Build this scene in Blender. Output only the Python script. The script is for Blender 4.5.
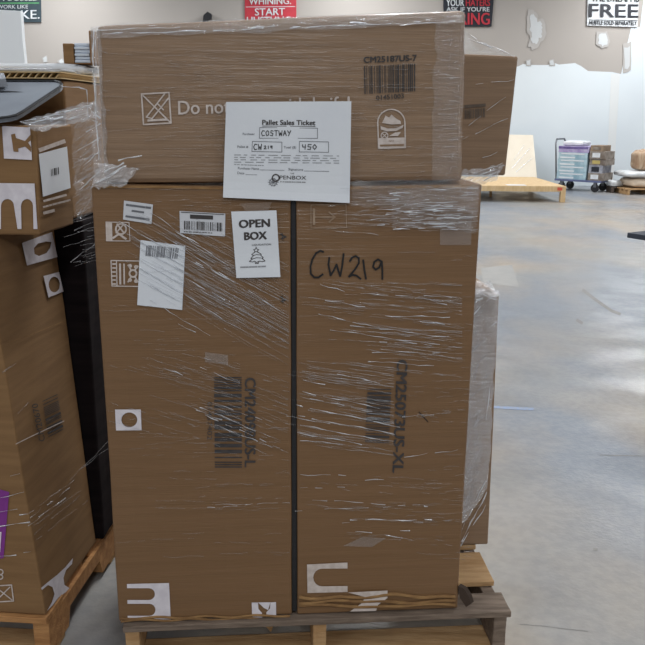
import bpy, bmesh, math, random
from mathutils import Vector, Matrix, noise
from mathutils.geometry import tessellate_polygon
random.seed(7)
for o in list(bpy.data.objects): bpy.data.objects.remove(o)
scene = bpy.context.scene
COL = scene.collection
# ------------------------------------------------------------------ camera
F, CAMH, PITCH, ROLL = 800.0, 1.5, math.radians(14.5), math.radians(0.5)
FWD = Vector((0, math.cos(PITCH), -math.sin(PITCH)))
_r = Vector((1, 0, 0)); _u = _r.cross(FWD)
RGT = _r*math.cos(ROLL) + _u*math.sin(ROLL)
UPV = -_r*math.sin(ROLL) + _u*math.cos(ROLL)
EYE = Vector((0, 0, CAMH))
cd = bpy.data.cameras.new('camera'); cam = bpy.data.objects.new('camera', cd); COL.objects.link(cam)
cd.sensor_width = 36; cd.lens = F/645*36; cd.clip_end = 200
m = Matrix((RGT, UPV, -FWD)).transposed().to_4x4(); m.translation = EYE
cam.matrix_world = m
scene.camera = cam
# ------------------------------------------------------------------ world, lights, exposure
w = bpy.data.worlds.new('world'); scene.world = w; w.use_nodes = True
w.node_tree.nodes['Background'].inputs[0].default_value = (0.88, 0.93, 1.0, 1)
w.node_tree.nodes['Background'].inputs[1].default_value = 0.18
scene.view_settings.view_transform = 'Standard'; scene.view_settings.look = 'None'
scene.view_settings.exposure = 0.0; scene.view_settings.gamma = 1
scene.view_settings.use_curve_mapping = False
def lamp(loc, sx, sy, power, col=(0.97, 0.985, 1.0)):      # strip lights hanging under the warehouse roof
    l = bpy.data.lights.new('ceiling_strip_light', 'AREA'); l.shape = 'RECTANGLE'; l.size = sx; l.size_y = sy
    l.energy = power; l.color = col
    o = bpy.data.objects.new('ceiling_strip_light', l); COL.objects.link(o); o.location = loc
for yy, pw in ((-5.4, 190), (-0.9, 52), (3.6, 115), (8.1, 120), (12.6, 120), (16.2, 185)):
    for xx in (-5.5, 0.6, 6.7):
        lamp((xx, yy, 4.9), 0.4, 2.6, pw)
# ------------------------------------------------------------------ pixel helpers (a pixel gives a direction, the surface it lies on gives the distance)
def ray(x, y): return RGT*(x-322.5) + UPV*(322.5-y) + FWD*F
def onY(x, y, Y): d = ray(x, y); return EYE + d*(Y/d.y)
def onZ(x, y, z): d = ray(x, y); return EYE + d*((z-CAMH)/d.z)
class Plane:
    def __init__(s, a, b, c):
        s.p = a.copy(); s.n = (b-a).cross(c-a).normalized()
        if s.n.dot(EYE-a) < 0: s.n = -s.n
    def at(s, x, y, off=0.0):
        d = ray(x, y); p = s.p + s.n*off
        return EYE + d*((p-EYE).dot(s.n)/d.dot(s.n))
# ------------------------------------------------------------------ materials
MATS = {}
def lin(c): return tuple(((v/255)/12.92 if v/255 <= 0.04045 else ((v/255+0.055)/1.055)**2.4) for v in c) + (1,)
def mat(name, rgb, rough=0.6, rgb2=None, scale=8, stretch=(1, 1, 1), bump=0.0, bscale=40, metal=0, coat=0, coat_bump=0, alpha=1, spec=0.5, detail=4):
    if name in MATS: return MATS[name]
    M = bpy.data.materials.new(name); M.use_nodes = True; nt = M.node_tree; b = nt.nodes['Principled BSDF']
    N = nt.nodes.new; L = nt.links.new
    tc = N('ShaderNodeTexCoord'); mp = N('ShaderNodeMapping'); mp.inputs['Scale'].default_value = stretch
    L(tc.outputs['Object'], mp.inputs[0])
    nz = N('ShaderNodeTexNoise'); nz.inputs['Scale'].default_value = scale; nz.inputs['Detail'].default_value = detail
    L(mp.outputs[0], nz.inputs['Vector'])
    mx = N('ShaderNodeMix'); mx.data_type = 'RGBA'
    rgb2 = rgb2 or tuple(min(255, v*0.93) for v in rgb)
    mx.inputs['A'].default_value = lin(rgb); mx.inputs['B'].default_value = lin(rgb2)
    rp = N('ShaderNodeMapRange'); rp.inputs[1].default_value = 0.35; rp.inputs[2].default_value = 0.65
    L(nz.outputs[0], rp.inputs[0]); L(rp.outputs[0], mx.inputs['Factor'])
    L(mx.outputs['Result'], b.inputs['Base Color'])
    b.inputs['Roughness'].default_value = rough; b.inputs['Metallic'].default_value = metal
    b.inputs['Specular IOR Level'].default_value = spec; b.inputs['Alpha'].default_value = alpha
    if bump:
        n2 = N('ShaderNodeTexNoise'); n2.inputs['Scale'].default_value = bscale; L(mp.outputs[0], n2.inputs['Vector'])
        bp = N('ShaderNodeBump'); bp.inputs['Strength'].default_value = bump; bp.inputs['Distance'].default_value = 0.01
        L(n2.outputs[0], bp.inputs['Height']); L(bp.outputs[0], b.inputs['Normal'])
    if coat:
        b.inputs['Coat Weight'].default_value = coat; b.inputs['Coat Roughness'].default_value = 0.22
        m2 = N('ShaderNodeMapping'); m2.inputs['Scale'].default_value = (1.5, 1.5, 70); L(tc.outputs['Object'], m2.inputs[0])
        n3 = N('ShaderNodeTexNoise'); n3.inputs['Scale'].default_value = 2.5; n3.inputs['Detail'].default_value = 3
        L(m2.outputs[0], n3.inputs['Vector'])
        b3 = N('ShaderNodeBump'); b3.inputs['Strength'].default_value = coat_bump; b3.inputs['Distance'].default_value = 0.01
        L(n3.outputs[0], b3.inputs['Height']); L(b3.outputs[0], b.inputs['Coat Normal'])
    MATS[name] = M; return M
def film_mat(name, fac, rough, white):
    M = bpy.data.materials.new(name); M.use_nodes = True; nt = M.node_tree; nt.nodes.remove(nt.nodes['Principled BSDF'])
    N = nt.nodes.new; L = nt.links.new; out = nt.nodes['Material Output']
    tr = N('ShaderNodeBsdfTransparent'); gl = N('ShaderNodeBsdfGlossy'); gl.inputs['Roughness'].default_value = rough
    gl.inputs['Color'].default_value = (0.95, 0.97, 1, 1)
    df = N('ShaderNodeBsdfDiffuse'); df.inputs['Color'].default_value = (0.85, 0.87, 0.9, 1)
    tc = N('ShaderNodeTexCoord'); mp = N('ShaderNodeMapping'); mp.inputs['Scale'].default_value = (6, 6, 30); L(tc.outputs['Object'], mp.inputs[0])
    nz = N('ShaderNodeTexNoise'); nz.inputs['Scale'].default_value = 4; nz.inputs['Detail'].default_value = 5; L(mp.outputs[0], nz.inputs['Vector'])
    bp = N('ShaderNodeBump'); bp.inputs['Strength'].default_value = 0.8; bp.inputs['Distance'].default_value = 0.02
    L(nz.outputs[0], bp.inputs['Height']); L(bp.outputs[0], gl.inputs['Normal'])
    a = N('ShaderNodeMixShader'); a.inputs[0].default_value = white; L(gl.outputs[0], a.inputs[1]); L(df.outputs[0], a.inputs[2])
    b = N('ShaderNodeMixShader'); b.inputs[0].default_value = fac; L(tr.outputs[0], b.inputs[1]); L(a.outputs[0], b.inputs[2])
    L(b.outputs[0], out.inputs[0]); MATS[name] = M; return M
KRAFT = mat('kraft_cardboard_under_film', (121, 89, 56), 0.75, (115, 84, 51), 3, (1, 1, 30), 0.12, 10, coat=0.5, coat_bump=0.35)
KRAFT2 = mat('kraft_cardboard_film_haze', (142, 115, 89), 0.75, (130, 104, 79), 3, (1, 1, 30), 0.12, 10, coat=0.5, coat_bump=0.3)  # paler and greyer: light reflected by the film is put into the colour
KRAFTP = mat('kraft_cardboard_plain', (134, 102, 66), 0.85, (122, 91, 57), 4, (1, 1, 12), 0.1, 30)
KRAFTD = mat('gap_shade_carton', (34, 28, 29), 0.9, (22, 18, 20), 4, (1, 1, 8), spec=0.08)  # near black puts the shade of the left gap into the carton colour
CRUSH = mat('torn_cardboard_edge', (150, 116, 74), 0.9, (118, 86, 52), 20, (1, 1, 4), 0.3, 60)
INKB = mat('black_print', (52, 50, 51), 0.7, (68, 62, 60), 60)
INKW = mat('white_print', (222, 217, 222), 0.7, (206, 200, 206), 40)
INKF = mat('faded_white_print', (206, 195, 188), 0.7, (188, 175, 166), 60)
MARK = mat('marker_ink', (16, 15, 16), 0.5, (24, 22, 22))
PAPER = mat('white_paper', (222, 226, 230), 0.7, (216, 220, 226), 6, bump=0.05)
STICK = mat('white_sticker', (208, 210, 214), 0.5, (200, 202, 207), 10)
GREYINK = mat('grey_print', (110, 112, 118), 0.7)
TAPE = mat('clear_packing_tape', (190, 178, 170), 0.3, alpha=0.2)
FILM = film_mat('stretch_film', 0.11, 0.16, 0.25)
FILMM = film_mat('stretch_film_double', 0.2, 0.2, 0.35)
FILMH = film_mat('stretch_film_heavy', 0.42, 0.2, 0.45)
FOLD = film_mat('stretch_film_fold_sheen', 0.48, 0.25, 0.55)  # whitish folds that also paint the film's haze of reflected ceiling light
FOLDW = film_mat('stretch_film_fold_glint', 0.9, 0.22, 0.6)  # nearly opaque white paints ceiling-light highlights along the film folds
WOODG = mat('grey_pallet_wood', (128, 112, 98), 0.8, (98, 84, 72), 5, (2, 14, 14), 0.3, 20)
WOODT = mat('tan_pallet_wood', (190, 156, 114), 0.8, (165, 128, 86), 4, (2, 12, 12), 0.3, 20)
WOODO = mat('orange_pallet_wood', (182, 134, 84), 0.8, (150, 104, 60), 4, (2, 10, 10), 0.3, 20)
# ------------------------------------------------------------------ object helpers
def mk(name, verts, faces, material, parent=None, label=None, cat=None, group=None, kind=None, smooth=False):
    verts = [Vector(v) for v in verts]
    if parent is None:
        xs = [v.x for v in verts]; ys = [v.y for v in verts]; zs = [v.z for v in verts]
        org = Vector(((min(xs)+max(xs))/2, (min(ys)+max(ys))/2, min(zs)))
    else:
        org = Vector(parent['_o'])
    me = bpy.data.meshes.new(name); me.from_pydata([tuple(v-org) for v in verts], [], faces); me.update()
    bm = bmesh.new(); bm.from_mesh(me); bmesh.ops.recalc_face_normals(bm, faces=bm.faces); bm.to_mesh(me); bm.free()
    if smooth:
        for p in me.polygons: p.use_smooth = True
    me.materials.append(material)
    o = bpy.data.objects.new(name, me); COL.objects.link(o); o['_o'] = tuple(org)
    if parent is None: o.location = org
    else: o.parent = parent
    tag(o, label, cat, group, kind)
    return o
def empty(name, loc, label, cat, group=None, kind=None):
    o = bpy.data.objects.new(name, None); COL.objects.link(o); o.location = loc; o['_o'] = tuple(loc); o.empty_display_size = 0.1
    tag(o, label, cat, group, kind); return o
def tag(o, label=None, cat=None, group=None, kind=None):
    if label: o['label'] = label
    if cat: o['category'] = cat
    if group: o['group'] = group
    if kind: o['kind'] = kind
HEXF = [(0, 3, 2, 1), (4, 5, 6, 7), (0, 1, 5, 4), (1, 2, 6, 5), (2, 3, 7, 6), (3, 0, 4, 7)]
def hexverts(c, bev=0.005, cuts=0, jit=0.0, seed=0):
    """c: bottom 4 (fl, fr, br, bl) then top 4; returns bevelled, optionally crumpled mesh"""
    bm = bmesh.new(); vs = [bm.verts.new(v) for v in c]
    for f in HEXF: bm.faces.new([vs[i] for i in f])
    bmesh.ops.recalc_face_normals(bm, faces=bm.faces)
    if cuts: bmesh.ops.subdivide_edges(bm, edges=bm.edges[:], cuts=cuts, use_grid_fill=True)
    cen = sum((Vector(v) for v in c), Vector())/8
    if cuts and jit:
        bm.normal_update()
        for v in bm.verts:
            n = noise.noise(v.co*5 + Vector((seed*3.1, seed, 0))); n2 = noise.noise(v.co*14 + Vector((seed, seed*7.7, 0)))
            v.co -= v.normal*jit*(0.5 + 0.5*n + 0.35*n2 if True else 0)
    if bev:
        es = [e for e in bm.edges if len(e.link_faces) == 2 and e.calc_face_angle(0) > 0.9]
        bmesh.ops.bevel(bm, geom=es, offset=bev, segments=2, profile=0.5, affect='EDGES')
    V = [v.co.copy() for v in bm.verts]; bm.verts.index_update()
    Fc = [tuple(v.index for v in f.verts) for f in bm.faces]; bm.free()
    return V, Fc
def boxc(lo, hi, M=None):
    x0, y0, z0 = lo; x1, y1, z1 = hi
    c = [(x0, y0, z0), (x1, y0, z0), (x1, y1, z0), (x0, y1, z0), (x0, y0, z1), (x1, y0, z1), (x1, y1, z1), (x0, y1, z1)]
    return [M @ Vector(v) if M else Vector(v) for v in c]
def box(name, lo, hi, material, parent=None, M=None, bev=0.004, cuts=0, jit=0, seed=0, **k):
    v, f = hexverts(boxc(lo, hi, M), bev, cuts, jit, seed)
    return mk(name, v, f, material, parent, **k)
def hexa(name, c, material, parent=None, bev=0.005, cuts=7, jit=0.003, seed=0, **k):
    v, f = hexverts(c, bev, cuts, jit, seed); return mk(name, v, f, material, parent, **k)
def yawM(p, deg): return Matrix.Translation(p) @ Matrix.Rotation(math.radians(deg), 4, 'Z')
def tube(pts, r, n=6):
    V, Fc = [], []; pts = [Vector(p) for p in pts]
    for i, p in enumerate(pts):
        d = (pts[min(i+1, len(pts)-1)] - pts[max(i-1, 0)]).normalized()
        a = d.orthogonal().normalized() if abs(d.z) > 0.9 else d.cross(Vector((0, 0, 1))).normalized(); b = d.cross(a)
        for k in range(n):
            t = 2*math.pi*k/n; V.append(p + a*r*math.cos(t) + b*r*math.sin(t))
    for i in range(len(pts)-1):
        for k in range(n): Fc.append((i*n+k, i*n+(k+1) % n, (i+1)*n+(k+1) % n, (i+1)*n+k))
    Fc += [tuple(range(n))[::-1], tuple(range((len(pts)-1)*n, len(pts)*n))]
    return V, Fc
def prism(name, front, back_vec, material, parent=None, **k):
    """closed slab from an outline and an extrusion vector"""
    n = len(front); V = [Vector(p) for p in front] + [Vector(p)+Vector(back_vec) for p in front]
    tri = tessellate_polygon([[Vector(p) for p in front]])
    Fc = [tuple(t) for t in tri] + [tuple(i+n for i in t[::-1]) for t in tri] + [(i, (i+1) % n, (i+1) % n+n, i+n) for i in range(n)]
    return mk(name, V, Fc, material, parent, **k)
# ------------------------------------------------------------------ flat print authored on a face
_tc = {}
def text_mesh(s, bold):
    key = (s, bold)
    if key in _tc: return _tc[key]
    cu = bpy.data.curves.new('lettering', 'FONT'); cu.body = s; cu.offset = bold; cu.resolution_u = 3
    ob = bpy.data.objects.new('lettering', cu); COL.objects.link(ob); bpy.context.view_layer.update()
    me = bpy.data.meshes.new_from_object(ob)
    V = [v.co.to_2d() for v in me.vertices]; P = [tuple(p.vertices) for p in me.polygons]
    bpy.data.objects.remove(ob); bpy.data.curves.remove(cu); bpy.data.meshes.remove(me)
    _tc[key] = (V, P); return V, P
class Print:
    """collects shapes in photo pixels; every vertex is carried onto the surface the print lies on"""
    def __init__(s): s.v = []; s.f = []; s.n = 0
    def poly(s, pts, holes=()):
        loops = [[Vector((x, y, 0)) for x, y in pts]] + [[Vector((x, y, 0)) for x, y in h] for h in holes]
        b = len(s.v)
        for l in loops: s.v += [(p.x, p.y) for p in l]
        s.f += [tuple(b+i for i in t) for t in tessellate_polygon(loops)]; return s
    def quad(s, a, b, c, d): n = len(s.v); s.v += [a, b, c, d]; s.f.append((n, n+1, n+2, n+3)); return s
    def line(s, pts, wd):
        for i in range(len(pts)-1):
            (x0, y0), (x1, y1) = pts[i], pts[i+1]; dx, dy = x1-x0, y1-y0; l = math.hypot(dx, dy) or 1
            ex, ey = dx/l*wd*0.25, dy/l*wd*0.25; nx, ny = -dy/l*wd/2, dx/l*wd/2
            s.n += 1; q = 0.4*(s.n % 5)
            s.quad((x0-ex+nx, y0-ey+ny, q), (x1+ex+nx, y1+ey+ny, q), (x1+ex-nx, y1+ey-ny, q), (x0-ex-nx, y0-ey-ny, q))
        return s
    def frame(s, a, b, c, d, wd): return s.line([a, b, c, d, a], wd)
    def disc(s, cx, cy, rx, ry=None, n=16):
        ry = ry or rx; return s.poly([(cx+rx*math.cos(2*math.pi*i/n), cy+ry*math.sin(2*math.pi*i/n)) for i in range(n)])
    def ring(s, cx, cy, r, wd, a0=0, a1=360, n=16):
        return s.line([(cx+r*math.cos(math.radians(a0+(a1-a0)*i/n)), cy+r*math.sin(math.radians(a0+(a1-a0)*i/n))) for i in range(n+1)], wd)
    def text(s, t, p0, p1, cap, bold=0.0, up=None, lay=0):
        """baseline from p0 to p1 (width fitted), cap height in px"""
        if bold:
            dx, dy = p1[0]-p0[0], p1[1]-p0[1]; l = math.hypot(dx, dy); k = cap*bold*0.9
            ux, uy = up or (dy/l, -dx/l)
            for g, (a, c) in enumerate(((-1, -.5), (1, .5), (-1, .5))):
                ox, oy = dx/l*k*a+ux*k*c, dy/l*k*a+uy*k*c
                s.text(t, (p0[0]+ox, p0[1]+oy), (p1[0]+ox, p1[1]+oy), cap, 0, up, g+1)
        V, P = text_mesh(t, 0); H, _ = text_mesh('H', 0)
        h = max(v.y for v in H) - min(v.y for v in H); x0 = min(v.x for v in V); x1 = max(v.x for v in V)
        dx, dy = p1[0]-p0[0], p1[1]-p0[1]; l = math.hypot(dx, dy)
        ux, uy = up or (dy/l, -dx/l); b = len(s.v)
        for v in V:
            a = (v.x-x0)/(x1-x0); c = v.y/h*cap; s.v.append((p0[0]+dx*a+ux*c, p0[1]+dy*a+uy*c, lay))
        s.f += [tuple(b+i for i in p) for p in P]; return s
    def bars(s, a, b, c, d, n, seed=1, fill=0.5):
        """bar code in the quad a-b-c-d, bars laid side by side from a to b"""
        r = random.Random(seed); ws = [r.choice((1, 1, 2, 3)) for _ in range(2*n)]; t = sum(ws); p = 0
        L = lambda u, v, k: (u[0]+(v[0]-u[0])*k, u[1]+(v[1]-u[1])*k)
        for i, q in enumerate(ws):
            if i % 2 == 0: s.quad(L(a, b, p/t), L(a, b, (p+q)/t), L(d, c, (p+q)/t), L(d, c, p/t))
            p += q
        return s
    def greek(s, a, b, h, seed=1, gap=0.25):
        """a row of word-long dashes for copy too small to read"""
        r = random.Random(seed); p = 0
        while p < 1:
            q = min(1, p + r.uniform(0.03, 0.09)); x0, y0 = a[0]+(b[0]-a[0])*p, a[1]+(b[1]-a[1])*p; x1, y1 = a[0]+(b[0]-a[0])*q, a[1]+(b[1]-a[1])*q
            s.line([(x0, y0), (x1, y1)], h); p = q + r.uniform(0.02, 0.05)
        return s
    def done(s, name, surf, off, material, parent, **k):
        return mk(name, [surf(q[0], q[1], off*(1 + 0.1*(q[2] if len(q) > 2 else 0))) for q in s.v], s.f, material, parent, **k)   # overlapping strokes lie a hair apart
def sheet(name, surf, q, off, material, parent=None, nx=8, ny=8, curl=None, **k):
    """paper sheet on pixel quad q (tl, tr, br, bl), thin but closed"""
    V = []
    for t in (0, 0.0006):
        for j in range(ny+1):
            for i in range(nx+1):
                a, b = i/nx, j/ny
                x = (q[0][0]*(1-a)+q[1][0]*a)*(1-b)+(q[3][0]*(1-a)+q[2][0]*a)*b
                y = (q[0][1]*(1-a)+q[1][1]*a)*(1-b)+(q[3][1]*(1-a)+q[2][1]*a)*b
                V.append(surf(x, y, off - t))
    W = nx+1; S = W*(ny+1); Fc = []
    for j in range(ny):
        for i in range(nx):
            p = j*W+i; Fc.append((p, p+1, p+W+1, p+W)); Fc.append((S+p, S+p+W, S+p+W+1, S+p+1))
    rim = [i for i in range(W)] + [j*W+nx for j in range(1, ny+1)] + [ny*W+i for i in range(nx-1, -1, -1)] + [j*W for j in range(ny-1, 0, -1)]
    for i in range(len(rim)): a, b = rim[i], rim[(i+1) % len(rim)]; Fc.append((a, S+a, S+b, b))
    return mk(name, V, Fc, material, parent, smooth=False, **k)
def strands(name, surf, lines, material, parent, off=0.004, kind='stuff', seed=3, dash=0.75, wob=0.5):
    """wrinkle ridges of the film, their white standing for reflected light: each a low roof-shaped ribbon standing proud of the face, broken into dashes"""
    r = random.Random(seed); V = []; Fc = []
    for (x0, y0, x1, y1, wd) in lines:
        l = math.hypot(x1-x0, y1-y0); n = max(2, int(l/7)); nx, ny = -(y1-y0)/l, (x1-x0)/l
        ph = r.uniform(0, 50); run = None
        for i in range(n):
            if r.random() > dash: run = None; continue
            for k in (0, 1):
                t = (i+k)/n; wv = wob*math.sin(ph+t*9)+wob*0.6*math.sin(ph*2+t*23)
                h = wd*0.5*(0.55+0.45*math.sin(ph+(i+k)*1.7)); h = max(h, 0.16)
                x = x0+(x1-x0)*t+nx*wv; y = y0+(y1-y0)*t+ny*wv
                if k == 0 and run: continue
                b = len(V); V += [surf(x+nx*h, y+ny*h, off), surf(x, y, off+0.0016), surf(x-nx*h, y-ny*h, off)]
                if k == 1:
                    a = b-3 if run is None else run
                    Fc += [(a, b, b+1, a+1), (a+1, b+1, b+2, a+2)]; run = b
                else: run = b
    return mk(name, V, Fc, material, parent, kind=kind)
def fan(n, x0, y0, x1, y1, sp, slope, wd, seed):
    """n strands scattered over a region, all of about one slope"""
    r = random.Random(seed); out = []
    for _ in range(n):
        x = r.uniform(x0, x1); y = r.uniform(y0, y1); l = r.uniform(*sp); s = slope + r.uniform(-0.06, 0.06)
        xe = min(x+l, x1); out.append((x, y, xe, y+(xe-x)*s, r.uniform(*wd))) if xe-x > 8 else None
    return out
def filmpatch(name, surf, q, material, parent, nx=24, ny=16, amp=0.006, off=0.005, fr=(9, 30), seed=0, **k):
    """clinging or spanning film: a crinkled sheet"""
    V = []
    for j in range(ny+1):
        for i in range(nx+1):
            a, b = i/nx, j/ny
            x = (q[0][0]*(1-a)+q[1][0]*a)*(1-b)+(q[3][0]*(1-a)+q[2][0]*a)*b
            y = (q[0][1]*(1-a)+q[1][1]*a)*(1-b)+(q[3][1]*(1-a)+q[2][1]*a)*b
            x += 3.0*noise.noise(Vector((a*4, b*9+seed, 1.5))); y += 3.0*noise.noise(Vector((a*9+seed, b*4, 7.5)))
            h = noise.noise(Vector((a*fr[0]+seed, b*fr[1], seed*2.3)))
            V.append(surf(x, y, off + amp*(0.5+0.5*h)))
    W = nx+1
    Fc = [(j*W+i, j*W+i+1, (j+1)*W+i+1, (j+1)*W+i) for j in range(ny) for i in range(nx)]
    return mk(name, V, Fc, material, parent, **k)
# ================================================================== the setting
def floor_material():
    M = bpy.data.materials.new('polished_concrete'); M.use_nodes = True; nt = M.node_tree; b = nt.nodes['Principled BSDF']
    N = nt.nodes.new; L = nt.links.new; tc = N('ShaderNodeTexCoord')
    def nz(scale, st, det):
        mp = N('ShaderNodeMapping'); mp.inputs['Scale'].default_value = st; L(tc.outputs['Object'], mp.inputs[0])
        n = N('ShaderNodeTexNoise'); n.inputs['Scale'].default_value = scale; n.inputs['Detail'].default_value = det; L(mp.outputs[0], n.inputs['Vector'])
        r = N('ShaderNodeMapRange'); r.inputs[1].default_value = 0.38; r.inputs[2].default_value = 0.62; L(n.outputs[0], r.inputs[0]); return r.outputs[0]
    def mix(f, a, c):
        m_ = N('ShaderNodeMix'); m_.data_type = 'RGBA'; L(f, m_.inputs['Factor'])
        for s, v in (('A', a), ('B', c)):
            if isinstance(v, tuple): m_.inputs[s].default_value = lin(v)
            else: L(v, m_.inputs[s])
        return m_.outputs['Result']
    c1 = mix(nz(0.9, (0.6, 1, 1), 5), (144, 143, 139), (164, 149, 131))
    c2 = mix(nz(0.8, (1, 0.6, 1), 6), c1, (122, 129, 139))
    fine = mix(nz(26, (1, 1, 1), 6), (126, 125, 122), (184, 178, 168))
    mm = N('ShaderNodeMix'); mm.data_type = 'RGBA'; mm.inputs['Factor'].default_value = 0.13; L(c2, mm.inputs['A']); L(fine, mm.inputs['B'])
    L(mm.outputs['Result'], b.inputs['Base Color'])
    rr = N('ShaderNodeMapRange'); rr.inputs[3].default_value = 0.3; rr.inputs[4].default_value = 0.5; L(nz(3, (1, 1, 1), 4), rr.inputs[0]); L(rr.outputs[0], b.inputs['Roughness'])
    bp = N('ShaderNodeBump'); bp.inputs['Strength'].default_value = 0.06; bp.inputs['Distance'].default_value = 0.01; L(nz(60, (1, 1, 1), 4), bp.inputs['Height']); L(bp.outputs[0], b.inputs['Normal'])
    return M
WY = 18.5
floor = box('floor', (-13, -4, -0.2), (15, WY+0.3, 0), floor_material(), bev=0, kind='structure', label='polished grey concrete warehouse floor with tan and blue mottling', cat='floor')
wall = box('wall_back', (-13, WY, 0), (15, WY+0.25, 7.0), mat('taupe_wall_paint', (174, 168, 162), 0.8, (170, 164, 158), 0.5), bev=0, kind='structure',
           label='far wall, taupe above and freshly painted white below', cat='wall')
WP = Plane(Vector((0, WY, 0)), Vector((1, WY, 0)), Vector((0, WY, 1)))
WHITEP = mat('white_wall_paint', (222, 230, 234), 0.7, (216, 224, 229), 0.6)
SPACK = mat('spackle', (185, 182, 179), 0.9, (180, 176, 172), 1.5); SPACK2 = mat('thick_spackle', (209, 213, 215), 0.9, (200, 203, 204), 1.5)
r = random.Random(4)
edge = [(430, 67), (470, 66), (518, 66.5), (523, 64), (529, 65), (548, 65), (553, 62.5), (559, 64.5), (575, 63), (581, 66), (588, 71), (600, 71.5), (612, 72), (621, 74), (624, 60), (627, 45), (631, 28), (640, 27), (646, -20), (700, -20), (700, 200), (430, 200)]
Print().poly(edge).done('white_paint', WP.at, 0.012, WHITEP, wall)
for pts in ([(533, 9), (538, 14), (538, 20), (543, 18), (546, 24), (546, 33), (543, 40), (538, 47), (532, 49), (528, 46), (530, 38), (527, 30), (527, 18), (529, 10)],
            [(597, 32), (607, 31), (610, 40), (609, 46), (602, 48), (596, 44)], [(526, 60), (531, 59), (531, 66), (526, 66)], [(549, 60), (554, 59), (555, 66), (549, 66)],
            [(623, 44), (631, 42), (631, 70), (623, 73)], [(42, 58), (47, 55), (48, 62), (43, 63)], [(57, 61), (62, 58), (66, 62), (60, 65)]):
    pc = (sum(a for a, b in pts)/len(pts), sum(b for a, b in pts)/len(pts)); pts = pts + [pts[0]]; rag = []
    for i in range(len(pts)-1):
        for t in (0, 0.33, 0.66):
            x = pts[i][0]*(1-t)+pts[i+1][0]*t; y = pts[i][1]*(1-t)+pts[i+1][1]*t; k = 1 + r.uniform(-0.08, 0.08); rag.append((pc[0]+(x-pc[0])*k, pc[1]+(y-pc[1])*k))
    pa = Print().poly(rag).done('spackle_patch', WP.at, 0.02, SPACK, wall)
    Print().poly([(pc[0]+(x-pc[0])*(0.66+r.uniform(-0.1, 0.1)), pc[1]+(y-pc[1])*(0.74+r.uniform(-0.08, 0.08))) for x, y in rag]).done('spackle_core', WP.at, 0.026, SPACK2, pa)
Print().quad((611, 74), (620, 74), (613, 190), (606, 190)).done('cream_paint_strip', WP.at, 0.016, mat('cream_paint', (224, 227, 226), 0.7, (222, 225, 225), 0.6), wall)
# floor scuffs and the blue chalk line
FZ = lambda x, y, o: onZ(x, y, o)
SC = mat('floor_scuff', (124, 123, 121), 0.6, (142, 139, 134), 30)
Print().line([(583, 290), (592, 297), (603, 305), (612, 311), (620, 314)], 3).done('scuff', FZ, 0.0012, SC, floor)
Print().line([(577, 320), (582, 323)], 3).done('scuff', FZ, 0.0012, SC, floor)
Print().line([(594, 549), (597, 549.5)], 2.4).done('scuff', FZ, 0.0012, SC, floor)
Print().line([(520, 624), (545, 626), (560, 628), (588, 631)], 0.45).done('crack', FZ, 0.001, SC, floor)
Print().line([(600, 455), (645, 456)], 0.6).done('crack', FZ, 0.001, SC, floor)
Print().line([(493, 407), (510, 408), (533, 409)], 2.6).done('blue_line', FZ, 0.0012, mat('blue_chalk', (132, 152, 186), 0.8, (146, 150, 158), 60), floor)
Print().poly([(500, 266), (512, 265), (519, 287), (483, 283), (481, 268)]).done('pale_patch', FZ, 0.001, mat('pale_concrete', (162, 160, 156), 0.45, (153, 152, 149), 8), floor)

# ================================================================== main pallet
YAW = 4.6
PM = yawM(onZ(122, 628, 0.14)*1, YAW); PM.translation.z = 0
pal = empty('wooden_pallet', PM @ Vector((0.54, 0.5, 0)), 'weathered wooden pallet under the two tall cartons in the middle', 'pallet', 'wooden shipping pallets')
PW, PD = 1.085, 1.1
def pboard(name, lo, hi, m_, parent, M, seed=0): return box(name, lo, hi, m_, parent, M, bev=0.003, cuts=3, jit=0.003, seed=seed)
for i, x in enumerate((0.005, PW/2-0.02, PW-0.045)): pboard('stringer', (x, 0.006, 0.02), (x+0.04, PD-0.01, 0.122), (WOODT, WOODT, WOODG)[i], pal, PM, i)
for i, (y0, y1, m_) in enumerate(((0, 0.10, WOODG), (0.155, 0.325, WOODT), (0.365, 0.46, WOODT), (0.5, 0.62, WOODG), (0.66, 0.80, WOODT), (0.84, 0.96, WOODG), (0.99, 1.1, WOODT))):
    pboard('deck_board', (0 if i != 1 else -0.005, y0, 0.122), (PW if i else PW+0.004, y1, 0.142), m_, pal, PM, 10+i)
for i, y0 in enumerate((0.01, 0.48, 0.96)): pboard('bottom_board', (0, y0, 0.0), (PW, y0+0.11, 0.02), WOODT, pal, PM, 30+i)

# ------------------------------------------------------------------ cartons on it
def onplane(p, pl): return pl
ub = Vector((math.cos(math.radians(YAW)), math.sin(math.radians(YAW)), 0)); vb = Vector((-ub.y, ub.x, 0))
A0 = onZ(120, 622, 0.143)
TP = Plane(A0, A0+ub, A0+Vector((0, 0, 1)))
def carton(name, pl, tl, tr, br, bl, depth, material, label, seed=0, zb=None, **k):
    fr = [pl.at(*p) for p in (bl, br, tr, tl)]
    if zb is not None:
        for p in fr[:2]: p.z = zb
    bv = Vector((-pl.n.x, -pl.n.y, 0)).normalized()*depth
    c = [fr[0], fr[1], fr[1]+bv, fr[0]+bv, fr[3], fr[2], fr[2]+bv, fr[3]+bv]
    return hexa(name, c, material, seed=seed, label=label, cat='carton', group='shipping cartons on the middle pallet', **k)
cl = carton('carton', TP, (90.5, 184), (291, 187), (292.5, 617), (118.5, 621), 0.40, KRAFT, 'tall brown carton with stuck-on labels, left of the two on the middle pallet', 1, zb=0.1425)
cr = carton('carton', TP, (295.5, 187), (482.5, 184), (458, 608), (297, 612), 0.33, KRAFT, 'tall brown carton with CW219 in black marker', 2, zb=0.1425)
U0 = A0 - TP.n*0.022
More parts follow.
